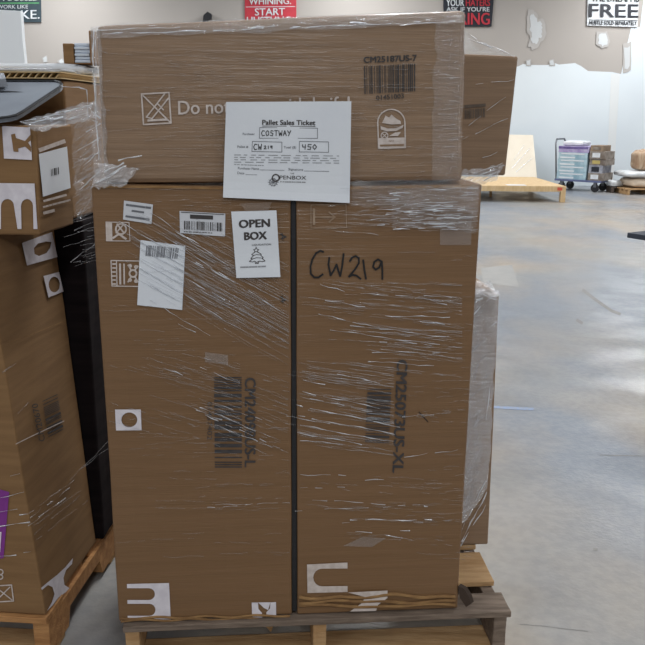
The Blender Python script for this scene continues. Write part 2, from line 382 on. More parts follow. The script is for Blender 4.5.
UPP = Plane(U0, U0+ub, U0+Vector((0, 0, 1)))
cu = carton('carton', UPP, (95, 25), (467, 9.5), (463, 181.5), (104, 184.5), 0.19, KRAFT2, 'long brown carton lying across the top, printed Do not open with knife', 3, bev=0.012)
BK0 = A0 - TP.n*0.225
BKP = Plane(BK0, BK0+ub, BK0+Vector((0, 0, 1)))
bkz = cr.location.z
cb = carton('carton', BKP, (380, 49), (519, 56), (506, 176), (385, 176), 0.30, KRAFT2, 'brown carton behind the long top one, sticking out right', 4, bev=0.006)
LB0 = onZ(486, 545, 0.143)
LBP = Plane(LB0, LB0+ub, LB0+Vector((0, 0, 1)))
cq = carton('carton', LBP, (415, 296), (500, 294), (488.5, 545), (415, 549), 0.5, KRAFT2, 'film-shrouded carton standing at the back right of the middle pallet', 5, zb=0.1425)
LBtop = LBP.at(500, 294).z
# seam and edge details
T2 = TP.at
Print().quad((93, 185), (289, 188), (289, 190.5), (93, 187.5)).done('top_flap_edge', T2, 0.0015, CRUSH, cl)
Print().quad((298, 188), (478, 185.5), (478, 187.5), (298, 190.5)).done('top_flap_edge', T2, 0.0015, CRUSH, cr)
# crushed lower edge of the right tall carton: three proud creases
for k, (y0, sg) in enumerate(((597, 1), (602, 2), (606, 3))):
    pts = []; n = 26
    for i in range(n+1):
        x = 299+(455-299)*i/n; y = y0 + (3-k)*0.4*math.sin(i*0.7+k) + 1.2*math.sin(i*0.31+k*2) - (i/n)*0.9
        pts.append(TP.at(x, y, 0.0025 + 0.002*noise.noise(Vector((i*0.6, k*5, 0)))))
    v, f = tube(pts, 0.0055, 6); mk('crushed_crease', v, f, CRUSH, cr, smooth=True)
for k in range(2):
    pts = [TP.at(121+(290-121)*i/24, 618.5+k*2.2 - (i/24)*3 + 0.9*math.sin(i*0.9+k*2), 0.003) for i in range(25)]
    v, f = tube(pts, 0.0035, 6); mk('crushed_crease', v, f, CRUSH, cl, smooth=True)
prism('torn_flap', [TP.at(x, y, 0.006) for x, y in ((252, 620), (276, 619), (274, 624), (271, 632), (266, 627), (258, 625))], (0, 0.003, 0), CRUSH, cl)
prism('torn_flap', [TP.at(x, y, 0.004) for x, y in ((458, 586), (464, 589), (469, 597), (471, 604), (466, 607), (460, 598))], (0.01, 0.012, 0), mat('dark_torn_board', (62, 48, 38), 0.9), cr)

# ------------------------------------------------------------------ prints on the long top carton
PO = 0.0012
p = Print(); p.frame((141.5, 94), (169, 92.5), (171, 123), (143.5, 124.5), 1.5); p.line([(143, 95.5), (170, 122)], 1.4)
p.line([(146.5, 117), (164.5, 94)], 1.4); p.line([(152, 118.5), (169, 97.5)], 1.4); p.line([(157, 103), (163.5, 110)], 1.3)
p.greek((148, 120.5), (167, 119.5), 2.2, 5); p.line([(146, 117), (152, 118.6)], 1.2)
p.done('handling_icon', UPP.at, PO, INKF, cu)
Print().text('Do not open with knife!', (178.5, 114.5), (350, 110), 13.5, 0.02).done('printed_text', UPP.at, PO, INKF, cu)
Print().text('CM25187US-7', (364, 62.8), (416.8, 60.6), 5.8, 0.06).done('printed_text', UPP.at, PO, INKB, cu)
Print().bars((364, 66), (417, 63.6), (417, 91), (364.5, 94), 28, 5).done('barcode', UPP.at, PO, INKB, cu)
Print().text('01451003', (376.5, 100.2), (404, 98), 4.6, 0.03).done('printed_text', UPP.at, PO, INKB, cu)
p = Print()
arch = [(378.6, 148.3), (377.8, 124)] + [(391.3+13.6*math.cos(math.radians(a)), 122.5+13.2*math.sin(math.radians(a))) for a in range(180, 361, 15)] + [(405.4, 147.5), (378.6, 148.3)]
p.line(arch, 1.3); p.poly([(378.5, 138), (405.3, 137.4), (405.3, 147.6), (378.6, 148.3)])
p.poly([(383, 121), (385.5, 115.5), (389, 117.5), (391.5, 114.5), (396, 118.5), (400.5, 121), (401, 124), (392, 124.5), (382, 123)])
p.poly([(380.5, 126), (388, 128.5), (396, 128.2), (403.5, 124.8), (402.5, 128), (396, 131), (387, 131.3), (380.8, 129.5)])
p.ring(384.5, 135.5, 3.4, 1.0); p.line([(382.4, 133.4), (386.6, 137.6)], 0.9); p.line([(386.6, 133.4), (382.4, 137.6)], 0.9)
p.poly([(389, 136), (395, 132.5), (401, 132), (398, 136)])
p.done('no_step_icon', UPP.at, PO, INKF, cu)
Print().greek((380.5, 145.6), (403.5, 145), 2.0, 7).text('NO', (389, 142), (394, 141.8), 1.8).done('icon_text', UPP.at, PO+0.0006, KRAFT2, cu)
# ------------------------------------------------------------------ back right top carton print
Print().greek((465, 106.5), (485, 105), 3.0, 3).bars((464, 109.5), (485.5, 108), (485.5, 117), (464, 119), 15, 8).done('printed_code', BKP.at, PO, mat('faded_black_print', (84, 72, 62), 0.7, (100, 86, 74), 60), cb)
# ------------------------------------------------------------------ left tall carton: prints and stickers
lb = sheet('shipping_label', T2, [(124, 200.5), (153, 204.5), (151.5, 224), (123, 219.5)], 0.002, STICK, cl, label='small white sticker with three lines of print')
Print().greek((126.5, 204.8), (150.5, 208), 2.0, 2).greek((132, 210.8), (144, 212.4), 1.8, 4).greek((126, 216.2), (149, 219.6), 2.0, 6).done('label_print', T2, 0.0028, GREYINK, lb)
lb = sheet('shipping_label', T2, [(179.5, 211), (225.3, 213.6), (225, 236.5), (180, 233)], 0.002, STICK, cl, label='white barcode sticker with a black header')
Print().quad((190, 214.5), (213, 215.6), (213, 219.6), (190, 218.6)).line([(181, 212.2), (224, 214.6)], 0.7).bars((184, 220.8), (222.5, 222.8), (222.5, 231.5), (184, 229.4), 24, 9).greek((184, 231.6), (212, 233), 0.8, 3).done('label_print', T2, 0.0028, INKB, lb)
lb = sheet('packing_slip', T2, [(140.5, 240), (185.3, 246), (182.2, 310), (137.2, 305)], 0.003, PAPER, cl, label='blank white slip with a barcode along its top')
Print().bars((146.5, 245), (179.5, 248.3), (178, 259), (145.5, 256), 24, 12).done('label_print', T2, 0.0038, GREYINK, lb)
p = Print(); p.line([(106, 222), (129, 222.5), (130, 241), (106.5, 240.8), (106, 222)], 0.9); p.quad((106, 222), (112, 222), (112.5, 241), (106.5, 241))
p.ring(121, 229, 5.2, 1.7); p.line([(113, 238), (119, 234), (126, 239)], 2); p.line([(117, 224), (124, 233)], 1.6); p.line([(124, 224), (116, 233)], 1.4)
p.done('handling_icon', T2, PO, INKF, cl)
p = Print(); p.frame((111, 260.5), (139.5, 261), (140, 286.5), (112, 286), 1.1); p.line([(116.5, 261), (117, 286)], 1)
for yy in (264, 268, 272, 276, 280, 284): p.line([(112.5, yy), (115.5, yy)], 1.5)
p.greek((120, 264), (120.3, 284), 2, 3); p.greek((124, 264), (124.3, 284), 1.6, 5)
for c in ((130, 266), (136, 267), (130, 280), (136, 281)): p.disc(*c, 2.0)
p.ring(133, 273.5, 3.5, 1.8)
p.line([(128, 265), (131, 270)], 1.5); p.line([(138, 266), (135, 270)], 1.5); p.line([(128, 282), (131, 277)], 1.5); p.line([(138, 282), (135, 277)], 1.5)
p.done('recycling_icon', T2, PO, INKF, cl)
circ = lambda cx, cy, rx, ry, n=18: [(cx+rx*math.cos(2*math.pi*i/n), cy+ry*math.sin(2*math.pi*i/n)) for i in range(n)]
Print().poly([(115, 409.5), (140.8, 409.5), (141.6, 430.3), (116, 430.5)], [circ(129.3, 419.8, 8, 7.4)]).done('white_square_print', T2, PO, INKW, cl)
Print().bars((214, 377), (214.8, 470), (242, 470), (241.6, 377), 22, 15).done('barcode', T2, PO, INKB, cl)
Print().text('CM24098US-L', (245, 378), (244.8, 467), 10.5, 0.04, up=(1, 0)).done('printed_text', T2, PO, INKB, cl)
Print().text('01457402', (207.4, 402), (207.4, 440), 4.6, 0.0, up=(1, 0)).done('printed_text', T2, PO, INKB, cl)
def stad(xc, xe, y0, y1, n=8):   # slot open on the left, round on the right
    rr_ = (y1-y0)/2; return [(xe, y0)] + [(xc+rr_*math.cos(a), (y0+y1)/2+rr_*math.sin(a)) for a in [(-math.pi/2+math.pi*i/n) for i in range(n+1)]] + [(xe, y1)]
o_ = [(127, 584)] + [(127, 588.2)] + stad(149, 127.5, 588.2, 600)[1:-1] + [(127.3, 600), (127.5, 603.8)] + stad(149.5, 127.5, 603.8, 615.8)[1:-1] + [(127.6, 615.8), (127.8, 619.5), (170.8, 620), (169, 583)]
Print().poly(o_).done('white_letter_print', T2, PO, INKW, cl)
Print().poly([(251.7, 602.5), (258, 602.5), (258.5, 609), (262, 613), (262.5, 619), (266, 619), (266.5, 612), (270, 608.5), (270.5, 602.5), (276, 602), (276.2, 619.3), (252.2, 620)]).quad((258, 602.4), (270.5, 602.3), (268, 610), (264, 608)).done('white_letter_print', T2, PO, INKW, cl)
sheet('tape_piece', T2, [(205, 352), (228, 355), (228, 365), (205, 362)], 0.0018, TAPE, cl, 2, 2)
for yy in (236, 299): Print().line([(280.5, yy-2), (286, yy+1)], 1.2).line([(281, yy+2.5), (286, yy+1)], 1.2).line([(282, yy-3), (283, yy+4)], 1).done('arrow_mark', T2, PO, INKB, cl)
# ------------------------------------------------------------------ right tall carton
S_ = lambda L: [(290+a/3.225, 180+b/3.225) for a, b in L]
p = Print()
for st in ([(108, 232), (98, 228), (84, 236), (72, 256), (66, 280), (67, 302), (78, 314), (92, 314), (106, 304)], [(127, 250), (124, 272), (131, 308), (142, 290), (150, 272), (156, 292), (162, 310), (168, 280), (173, 238)],
           [(193, 262), (200, 250), (212, 245), (222, 252), (222, 268), (210, 288), (190, 312), (202, 306), (214, 308), (228, 319)], [(236, 258), (240, 290), (245, 319)],
           [(294, 262), (284, 256), (272, 264), (268, 280), (276, 289), (288, 282), (296, 262), (298, 290), (298, 320)]):
    p.line(S_(st), 1.85)
p.done('marker_writing', T2, 0.0016, MARK, cr, label='CW219 written in black marker')
Print().bars((367.5, 389), (365, 444.5), (389, 445.5), (391.3, 389), 20, 21).done('barcode', T2, PO, INKB, cr)
Print().text('CM25073US-XL', (397.2, 360), (392.6, 472.5), 10.3, 0.05, up=(1, 0.04)).done('printed_text', T2, PO, INKB, cr)
o_ = [(307, 564.5), (347.5, 562.5), (347.5, 568.5)] + [(322+8.8*math.cos(a), 577.5+8.8*math.sin(a)) for a in [(-math.pi/2-math.pi*i/8) for i in range(9)]] + [(347.5, 586), (347.5, 592), (307.5, 593)]
Print().poly(o_).done('white_letter_print', T2, PO, INKF, cr)
Print().poly([(348, 592.5), (387.5, 590.5), (387.5, 598), (378, 605), (376, 611), (350, 611.5), (362, 603), (365, 597)]).done('white_letter_print', T2, 0.0055, INKF, cr)
p = Print(); p.frame((311, 205), (346, 204.5), (346.5, 227.5), (311, 228), 0.9); p.line([(315, 217), (334, 217)], 1.4); p.line([(329, 212), (335, 217), (329, 222)], 1.4); p.greek((314, 209), (314, 225), 2.4, 4)
p.done('handling_icon', T2, PO, mat('worn_white_print', (160, 138, 116), 0.7, (140, 116, 92), 60), cr)
sheet('tape_piece', T2, [(440, 214), (472, 214), (471, 245), (440, 245)], 0.0018, TAPE, cr, 2, 2)
sheet('tape_piece', T2, [(343, 546), (362, 537), (386, 538), (372, 547)], 0.0018, TAPE, cr, 2, 2)
Print().line([(419, 412), (428, 422)], 0.8).done('pen_mark', T2, PO, MARK, cr)
# added black strip that paints the shade of the gap between the tall cartons
prism('gap_shade_strip', [TP.at(x, y, -0.004) for x, y in ((291.2, 190), (295.6, 190), (296.8, 611), (292.3, 611))], -TP.n*0.3, mat('gap_shade_black', (20, 21, 24), 0.5, (28, 29, 33), 30, (1, 1, 6)),
      label='narrow black strip added as the shade of the gap between the two tall cartons', cat='strip')
# ------------------------------------------------------------------ ticket and flyer, taped over the film
def tick(x, y, o): return TP.at(x, y, o + 0.007 + 0.012*max(0, (225-x)/25+ (y-190)/60)**2*0 + 0.004*math.sin((x-223)/40) + 0.006*max(0, (y-180)/22)**2)
tk = sheet('sales_ticket', tick, [(226.2, 102), (351.3, 101.3), (349.6, 203), (223, 197.5)], 0, PAPER, None, 14, 12, label='white Pallet Sales Ticket sheet filled in by hand, taped across the cartons', cat='ticket')
K = lambda a, b: (220+a*140/645, 95+b*110/507)
p = Print(); p.text('Pallet Sales Ticket', K(195, 137), K(439, 139), 4.8, 0.05); p.line([K(195, 143), K(439, 145)], 0.6)
p.done('printed_heading', tick, 0.0008, INKB, tk)
p = Print(); p.text('Purchaser', K(105, 184), K(160, 184), 2.0, 0.01); p.text('Pallet #', K(80, 243), K(130, 243), 2.2, 0.01); p.text('Total ($)', K(294, 246), K(350, 246), 2.2, 0.01)
for q in (((183, 150), (449, 153), (449, 200), (181, 199)), ((149, 214), (285, 217), (285, 263), (147, 260)), ((366, 214), (500, 216), (500, 264), (365, 262))): p.frame(*[K(*c) for c in q], 0.55)
p.text('Purchaser Name', K(83, 342), K(180, 345), 2.2, 0.006); p.line([K(184, 345), K(296, 347)], 0.4); p.text('Signature', K(315, 347), K(383, 349), 2.2, 0.006); p.line([K(388, 350), K(502, 352)], 0.4)
p.text('Date', K(80, 364), K(112, 365), 2.2, 0.006); p.line([K(118, 367), K(170, 368)], 0.4)
p.done('printed_form', tick, 0.0008, GREYINK, tk)
PALE = mat('pale_print', (150, 152, 156), 0.7); p = Print()
for k, yy in enumerate((276, 287, 298, 309, 320)): p.greek(K(66, yy), K(548 if k < 4 else 200, yy+5), 0.7, 30+k)
p.done('small_print', tick, 0.0008, PALE, tk)
p = Print()
p.text('PENBOX', K(275, 388), K(397, 390), 3.6, 0.004); p.greek(K(278, 400), K(396, 402), 0.7, 8); p.text('THE', K(324, 365), K(342, 365), 1.4)
p.ring(*K(257, 382), 3.4, 1.3); p.done('printed_logo', tick, 0.0009, INKB, tk)
p = Print()
for k in range(5): a = k*math.pi/5; p.line([(K(245, 402)[0]+5.4*math.cos(a), K(245, 402)[1]+4.2*math.sin(a)), (K(245, 402)[0]-5.4*math.cos(a), K(245, 402)[1]-4.2*math.sin(a))], 0.5)
p.ring(*K(245, 402), 3.6, 0.7); p.done('printed_emblem', tick, 0.0008, GREYINK, tk)
p = Print()
def hand(pts, x, y, sx, sy):
    p.line([K(x+a*sx, y+b*sy) for a, b in pts], 0.75)
GL = {'C': [[(1, .1), (.4, 0), (0, .5), (.3, 1), (1, .9)]], 'O': [[(.5, 0), (0, .4), (.3, 1), (.9, .8), (.9, .2), (.5, 0)]], 'S': [[(1, .1), (.3, 0), (.2, .4), (.9, .6), (.7, 1), (0, .9)]],
      'T': [[(0, 0), (1, 0)], [(.5, 0), (.5, 1)]], 'W': [[(0, 0), (.2, 1), (.5, .4), (.8, 1), (1, 0)]], 'P': [[(.1, 1), (.1, 0), (.8, .1), (.8, .5), (.1, .6)]], 'A': [[(0, 1), (.5, 0), (1, 1)], [(.2, .6), (.8, .6)]],
      'Y': [[(0, 0), (.5, .5)], [(1, 0), (.3, 1)]], '2': [[(0, .2), (.6, 0), (.8, .4), (0, 1), (1, 1)]], '1': [[(.5, 0), (.5, 1)]], '9': [[(.9, .1), (.2, .1), (.2, .5), (.9, .4)], [(.9, 0), (.8, 1)]],
      '4': [[(.1, 0), (.1, .5), (.9, .5)], [(.8, 0), (.7, 1)]], '5': [[(1, 0), (.2, 0), (.1, .45), (.9, .5), (.7, 1), (0, .95)]], '0': [[(.5, 0), (0, .5), (.5, 1), (1, .5), (.5, 0)]]}
def word(w_, x, y, cw, h):
    global p
    p = Print()
    for c in w_:
        for st in GL[c]: hand(st, x, y, cw*0.75, h)
        x += cw
    p.done('handwriting', tick, 0.0009, MARK, tk)
word('COSTWAY', 191, 164, 20, 24); word('CW', 155, 226, 21, 26); word('219', 203, 234, 14, 14); word('450', 379, 228, 24, 23)
fly = lambda x, y, o: TP.at(x, y, o + 0.0075 + 0.0015*math.sin((y-210)/9))
fl = sheet('flyer', fly, [(231.2, 211.6), (276.4, 210.3), (280.4, 277), (236.4, 278)], 0, PAPER, None, 10, 14, label='white OPEN BOX flyer with a small tree drawing', cat='flyer')
J = lambda a, b: (200+a/6.45, 200+b/6.45)
p = Print(); p.text('OPEN', J(254, 180), J(450, 172), 7.6, 0.075); p.text('BOX', J(288, 258), J(430, 252), 7.4, 0.075); p.text('LIQUIDATION', J(336, 296), J(458, 291), 1.7, 0.01)
p.done('printed_heading', fly, 0.0008, INKB, fl)
p = Print()
p.line([J(*c) for c in ((362, 305), (368, 318), (380, 320), (370, 328), (374, 338), (362, 332), (350, 338), (354, 328), (345, 320), (357, 318), (362, 305))], 0.6)
p.line([J(*c) for c in ((355, 335), (333, 352), (345, 358), (328, 378), (340, 380), (318, 396), (340, 400), (350, 394), (365, 402), (385, 394), (400, 398), (420, 393), (400, 376), (408, 372), (390, 354), (396, 350), (370, 334))], 0.7)
p.line([J(340, 380), J(365, 372), J(395, 374)], 0.6); p.line([J(345, 358), J(364, 352), J(385, 354)], 0.6); p.line([J(355, 402), J(358, 410), J(376, 409), J(378, 400)], 0.7)
p.done('printed_tree', fly, 0.0008, INKB, fl)
Print().greek(J(262, 434), J(428, 428), 1.5, 4).done('printed_text', fly, 0.0008, mat('pale_print', (150, 152, 156), 0.7), fl)
Print().poly([(240, 203.5), (272, 202), (268, 211), (246, 211.5)]).done('tape_piece', fly, 0.001, TAPE, fl)

# ------------------------------------------------------------------ stretch film round the middle pallet
film = empty('stretch_film', Vector((-0.08, 1.95, 0.143)), 'clear stretch film wound round the cartons of the middle pallet', 'film', 'stretch film')
# diagonal bundle on the left tall carton, running down to the right
ln = []
rr = random.Random(11)
for k in range(105):
    t = rr.random(); x0 = 118+rr.uniform(0, 90); y0 = 222 + (x0-118)*0.42 + rr.gauss(8, 26)
    l = rr.uniform(50, 170); x1 = min(x0+l, 289); s = 0.55 + rr.uniform(-0.05, 0.05)
    if x1-x0 > 12 and y0 > 205: ln.append((x0, y0, x1, y0+(x1-x0)*s, rr.uniform(0.3, 0.75)))
strands('film_wrinkle_sheen', T2, ln, FOLD, film, seed=1, dash=0.93, wob=0.35)
bright = [(112, 218, 210, 272, 1.0), (150, 212, 225, 264, 0.9), (165, 237, 290, 318, 1.0), (140, 268, 235, 326, 0.9), (196, 262, 238, 284, 1.3), (185, 278, 225, 300, 1.1), (150, 300, 210, 336, 0.8), (175, 232, 200, 244, 1.5), (178, 324, 196, 332, 1.0),
          (163, 368, 183, 375, 1.2), (200, 367, 240, 384, 0.7), (150, 285, 176, 300, 0.8), (120, 230, 160, 252, 0.7), (200, 290, 260, 320, 0.7)]
strands('film_wrinkle_sheen', T2, bright, FOLDW, film, seed=2, dash=0.9)
strands('film_wrinkle_sheen', T2, fan(50, 104, 352, 240, 425, (60, 150), 0.28, (0.3, 0.6), 5), FOLD, film, seed=3, dash=0.7)
strands('film_wrinkle_sheen', T2, fan(34, 180, 372, 288, 436, (30, 90), 0.38, (0.4, 0.8), 6), FOLD, film, seed=4, dash=0.75)
strands('film_wrinkle_sheen', T2, [(205, 415, 280, 448, 1.0), (215, 425, 272, 447, 0.9), (200, 407, 270, 437, 0.9), (205, 400, 262, 420, 0.8), (196, 410, 222, 420, 1.0)], FOLDW, film, seed=5, dash=0.9)
strands('film_wrinkle_sheen', T2, fan(40, 112, 420, 290, 560, (30, 120), -0.02, (0.25, 0.45), 7), FOLD, film, seed=6, dash=0.5)
strands('film_wrinkle_sheen', T2, fan(40, 100, 186, 288, 350, (30, 120), 0.0, (0.25, 0.4), 8), FOLD, film, seed=7, dash=0.5)
strands('film_wrinkle_sheen', T2, [(200, 508, 290, 502, 0.7), (215, 505, 285, 503, 0.6)], FOLDW, film, seed=8, dash=0.45)
# right tall carton: glossy upper band, three bundles, dotted lines lower down
strands('film_wrinkle_sheen', T2, fan(70, 325, 186, 478, 232, (30, 120), 0.02, (0.4, 1.1), 9), FOLD, film, seed=9, dash=0.7, off=0.008)
strands('film_wrinkle_sheen', T2, fan(44, 370, 188, 478, 232, (15, 50), -0.02, (0.7, 1.5), 10), FOLDW, film, seed=10, dash=0.65, off=0.009)
strands('film_wrinkle_sheen', T2, fan(70, 300, 280, 462, 362, (40, 140), 0.09, (0.4, 0.9), 11), FOLD, film, seed=11, dash=0.88, wob=0.35)
strands('film_wrinkle_sheen', T2, [(320, 285, 345, 291, 1.0), (325, 300, 365, 307, 1.0), (318, 314, 380, 328, 1.0), (360, 294, 452, 297, 0.9), (385, 316, 450, 317, 1.0), (350, 325, 446, 337, 1.0), (330, 330, 440, 345, 0.9), (420, 322, 445, 324, 1.2), (430, 300, 455, 308, 1.0), (372, 341, 432, 345, 0.9), (372, 352, 440, 353, 0.9), (368, 361, 434, 366, 0.9)], FOLDW, film, seed=12, dash=0.85)
strands('film_wrinkle_sheen', T2, fan(70, 282, 362, 394, 446, (40, 120), 0.15, (0.4, 0.9), 13), FOLD, film, seed=13, dash=0.92, wob=0.35)
strands('film_wrinkle_sheen', T2, [(302, 392, 380, 408, 1.1), (296, 405, 400, 427, 1.2), (298, 416, 395, 434, 1.1), (300, 425, 385, 441, 1.1), (297, 433, 362, 444, 1.1), (330, 372, 380, 383, 0.9), (303, 380, 325, 385, 1.1), (286, 416, 330, 424, 0.9), (310, 398, 372, 412, 0.9), (300, 440, 350, 445, 0.8), (402, 417, 450, 413, 0.7), (404, 457, 458, 450, 0.9)], FOLDW, film, seed=14, dash=0.9)
strands('film_wrinkle_sheen', T2, fan(30, 300, 470, 452, 545, (30, 120), 0.03, (0.3, 0.6), 15), FOLD, film, seed=15, dash=0.55)
strands('film_wrinkle_sheen', T2, [(300, 475, 346, 475, 0.9), (365, 480, 384, 480, 0.9), (300, 488, 345, 487, 0.7), (298, 499, 400, 505, 0.9), (295, 511, 420, 505, 0.7), (350, 520, 432, 520, 1.3), (342, 523, 380, 523.5, 1.0), (355, 532, 372, 532, 1.0), (400, 531, 420, 532, 1.0), (424, 506, 432, 507, 1.6), (405, 523, 432, 522, 1.0), (386, 535, 412, 540, 1.0)], FOLDW, film, seed=16, dash=0.6)
strands('film_wrinkle_sheen', T2, fan(70, 380, 250, 472, 560, (30, 90), 0.0, (0.25, 0.45), 17), FOLD, film, seed=17, dash=0.5)
# long top carton: fine level ripples, a wavy top hem, crinkles at the right corner
strands('film_wrinkle_sheen', UPP.at, fan(110, 100, 42, 440, 180, (40, 150), -0.02, (0.22, 0.42), 18), FOLD, film, seed=18, dash=0.5)
strands('film_wrinkle_sheen', UPP.at, [(95, 34, 200, 31, 1.1), (170, 32, 300, 27, 1.4), (290, 28, 420, 22, 1.2), (250, 28, 275, 26, 2.0), (350, 22, 368, 24, 2.0), (400, 25, 455, 21, 1.0), (95, 30, 180, 27, 0.8), (352, 27, 366, 22, 1.2), (93, 28, 95, 100, 1.3), (94, 90, 99, 160, 1.1)], FOLDW, film, seed=19, dash=0.75)
strands('film_wrinkle_sheen', UPP.at, [(437+rr.uniform(0, 20), y, 452+rr.uniform(0, 12), y+rr.uniform(-2, 2), rr.uniform(0.4, 1.2)) for y in [40+i*3.1+rr.uniform(-2, 2) for i in range(42)]], FOLD, film, seed=20, dash=0.9)
strands('film_wrinkle_sheen', UPP.at, [(98+rr.uniform(0, 3), y, 104+rr.uniform(0, 8), y+rr.uniform(-2, 2), rr.uniform(0.4, 0.9)) for y in [45+i*9+rr.uniform(-4, 4) for i in range(13)]], FOLD, film, seed=21, dash=0.9)
strands('film_wrinkle_sheen', UPP.at, [(452, 30, 449, 70, 0.9), (459, 85, 456, 120, 0.9), (456, 120, 450, 175, 1.0)], FOLD, film, seed=22, dash=0.6)
# clinging sheets that stand off the boxes
filmpatch('film_sheet', UPP.at, [(91, 26), (464, 11), (464, 24), (91, 38)], FILMM, film, 60, 5, 0.008, 0.004, (30, 3), 1)
filmpatch('film_sheet', UPP.at, [(436, 22), (465, 13), (461, 180), (432, 182)], FILM, film, 8, 50, 0.008, 0.004, (3, 30), 2)
def ledge(x, y, o): return TP.at(x, y, o)
filmpatch('film_sheet', ledge, [(99, 164), (140, 168), (122, 188), (91, 188)], FILMH, film, 26, 18, 0.016, 0.002, (7, 9), 3)
strands('film_wrinkle_sheen', ledge, [(108, 160, 142, 156, 1.6), (104, 172, 124, 163, 2.2), (100, 180, 126, 166, 2.0), (108, 178, 118, 170, 2.4), (96, 184, 110, 176, 1.6), (118, 160, 128, 158, 1.8)], FOLDW, film, seed=23, dash=0.85, off=0.012)
filmpatch('film_sheet', ledge, [(354, 182), (482, 178), (479, 214), (352, 206)], FILM, film, 60, 20, 0.012, 0.004, (12, 10), 4)
filmpatch('film_sheet', ledge, [(392, 190), (479, 184), (476, 232), (392, 226)], FILM, film, 40, 24, 0.010, 0.006, (6, 16), 5)
filmpatch('film_span', UPP.at, [(91, 28), (99, 28), (109, 182), (94, 186)], FILMM, film, 6, 40, 0.012, 0.003, (2, 14), 14)
# film spanning from the long top carton down to the one behind it, and over that one's lower edge
tent = [UPP.at(464, 30, 0.004), UPP.at(463, 54, 0.0), BKP.at(480, 52, 0.004), BKP.at(516, 57, 0.004), BKP.at(490, 46, 0.01)]
mk('film_span', tent, [(0, 1, 2), (0, 2, 4), (4, 2, 3)], FILMM, film)
strands('film_wrinkle_sheen', BKP.at, [(464, 33, 515, 57, 1.3), (468, 38, 492, 48, 2.0), (462, 130, 512, 92, 0.7), (462, 140, 508, 118, 0.7), (468, 85, 514, 80, 0.6), (460, 165, 505, 150, 0.8)], FOLDW, film, seed=24, dash=0.8, off=0.006)
filmpatch('film_sheet', BKP.at, [(455, 172), (505, 164), (496, 180), (456, 190)], FILMH, film, 24, 10, 0.02, 0.012, (9, 4), 7)
strands('film_wrinkle_sheen', BKP.at, [(458, 184, 504, 166, 1.4), (462, 188, 500, 170, 1.1), (460, 179, 503, 163, 1.0), (476, 184, 498, 174, 1.6)], FOLDW, film, seed=25, dash=0.9, off=0.03)
# the back right carton is shrouded in crumpled film
filmpatch('film_sheet', LBP.at, [(440, 286), (500, 290), (487, 487), (440, 560)], FILMH, film, 26, 70, 0.012, 0.006, (5, 12), 8)
strands('film_wrinkle_sheen', LBP.at, [(rr.uniform(446, 470), y, rr.uniform(476, 495)-(y-300)*0.04, y-rr.uniform(14, 40), rr.uniform(0.5, 1.4)) for y in [318+i*5.2 for i in range(40)]], FOLD, film, seed=26, dash=0.8, off=0.018)
strands('film_wrinkle_sheen', LBP.at, [(476, 300, 497, 296, 2.4), (482, 294, 496, 300, 2.0), (470, 318, 492, 296, 1.3), (484, 330, 497, 322, 1.6), (486, 420, 491, 380, 1.0), (458, 548, 487, 492, 1.6), (460, 546, 486, 505, 1.3), (462, 530, 486, 480, 1.2)], FOLDW, film, seed=27, dash=0.9, off=0.022)
filmpatch('film_sheet', lambda x, y, o: onZ(x, y, LBtop+o), [(462, 281), (490, 281), (500, 296), (462, 296)], FILMH, film, 24, 12, 0.03, 0.004, (6, 6), 9)
# ================================================================== left pallet and its stack
lc0 = onZ(46, 616, 0.143); lc1 = onZ(95, 545, 0.143)
vl = (lc1-lc0); vl.z = 0; vl.normalize(); ul = Vector((vl.y, -vl.x, 0))
LM = Matrix(((ul.x, vl.x, 0, 0), (ul.y, vl.y, 0, 0), (0, 0, 1, 0), (0, 0, 0, 1))); LM.translation = Vector((lc0.x, lc0.y, 0))   # local x to the right, y away, origin at carton corner
palL = empty('wooden_pallet', LM @ Vector((-0.45, 0.5, 0)), 'orange-toned wooden pallet at the left, its front board chewed', 'pallet', 'wooden shipping pallets')
for i, x in enumerate((-0.99, -0.52, -0.04)):      # stringers notched for the forks
    no = [(0, 0.02), (0.13, 0.02), (0.15, 0.075), (0.40, 0.075), (0.42, 0.02), (0.68, 0.02), (0.70, 0.075), (0.95, 0.075), (0.97, 0.02), (1.1, 0.02), (1.1, 0.122), (0, 0.122)]
    prism('stringer', [LM @ Vector((x, a, b)) for a, b in no], LM.to_3x3() @ Vector((0.045, 0, 0)), WOODO if i == 2 else WOODT, palL)
for i, (y0, y1) in enumerate(((-0.012, 0.11), (0.16, 0.29), (0.34, 0.47), (0.52, 0.65), (0.70, 0.83), (0.98, 1.1))): pboard('deck_board', (-1.0, y0, 0.122), (0.006 if i == 0 else -0.006, y1, 0.1425), WOODO, palL, LM, 50+i)
for i, y0 in enumerate((0.0, 0.5, 0.98)): pboard('bottom_board', (-1.0, y0, 0), (0.003, y0+0.11, 0.02), WOODT, palL, LM, 60+i)
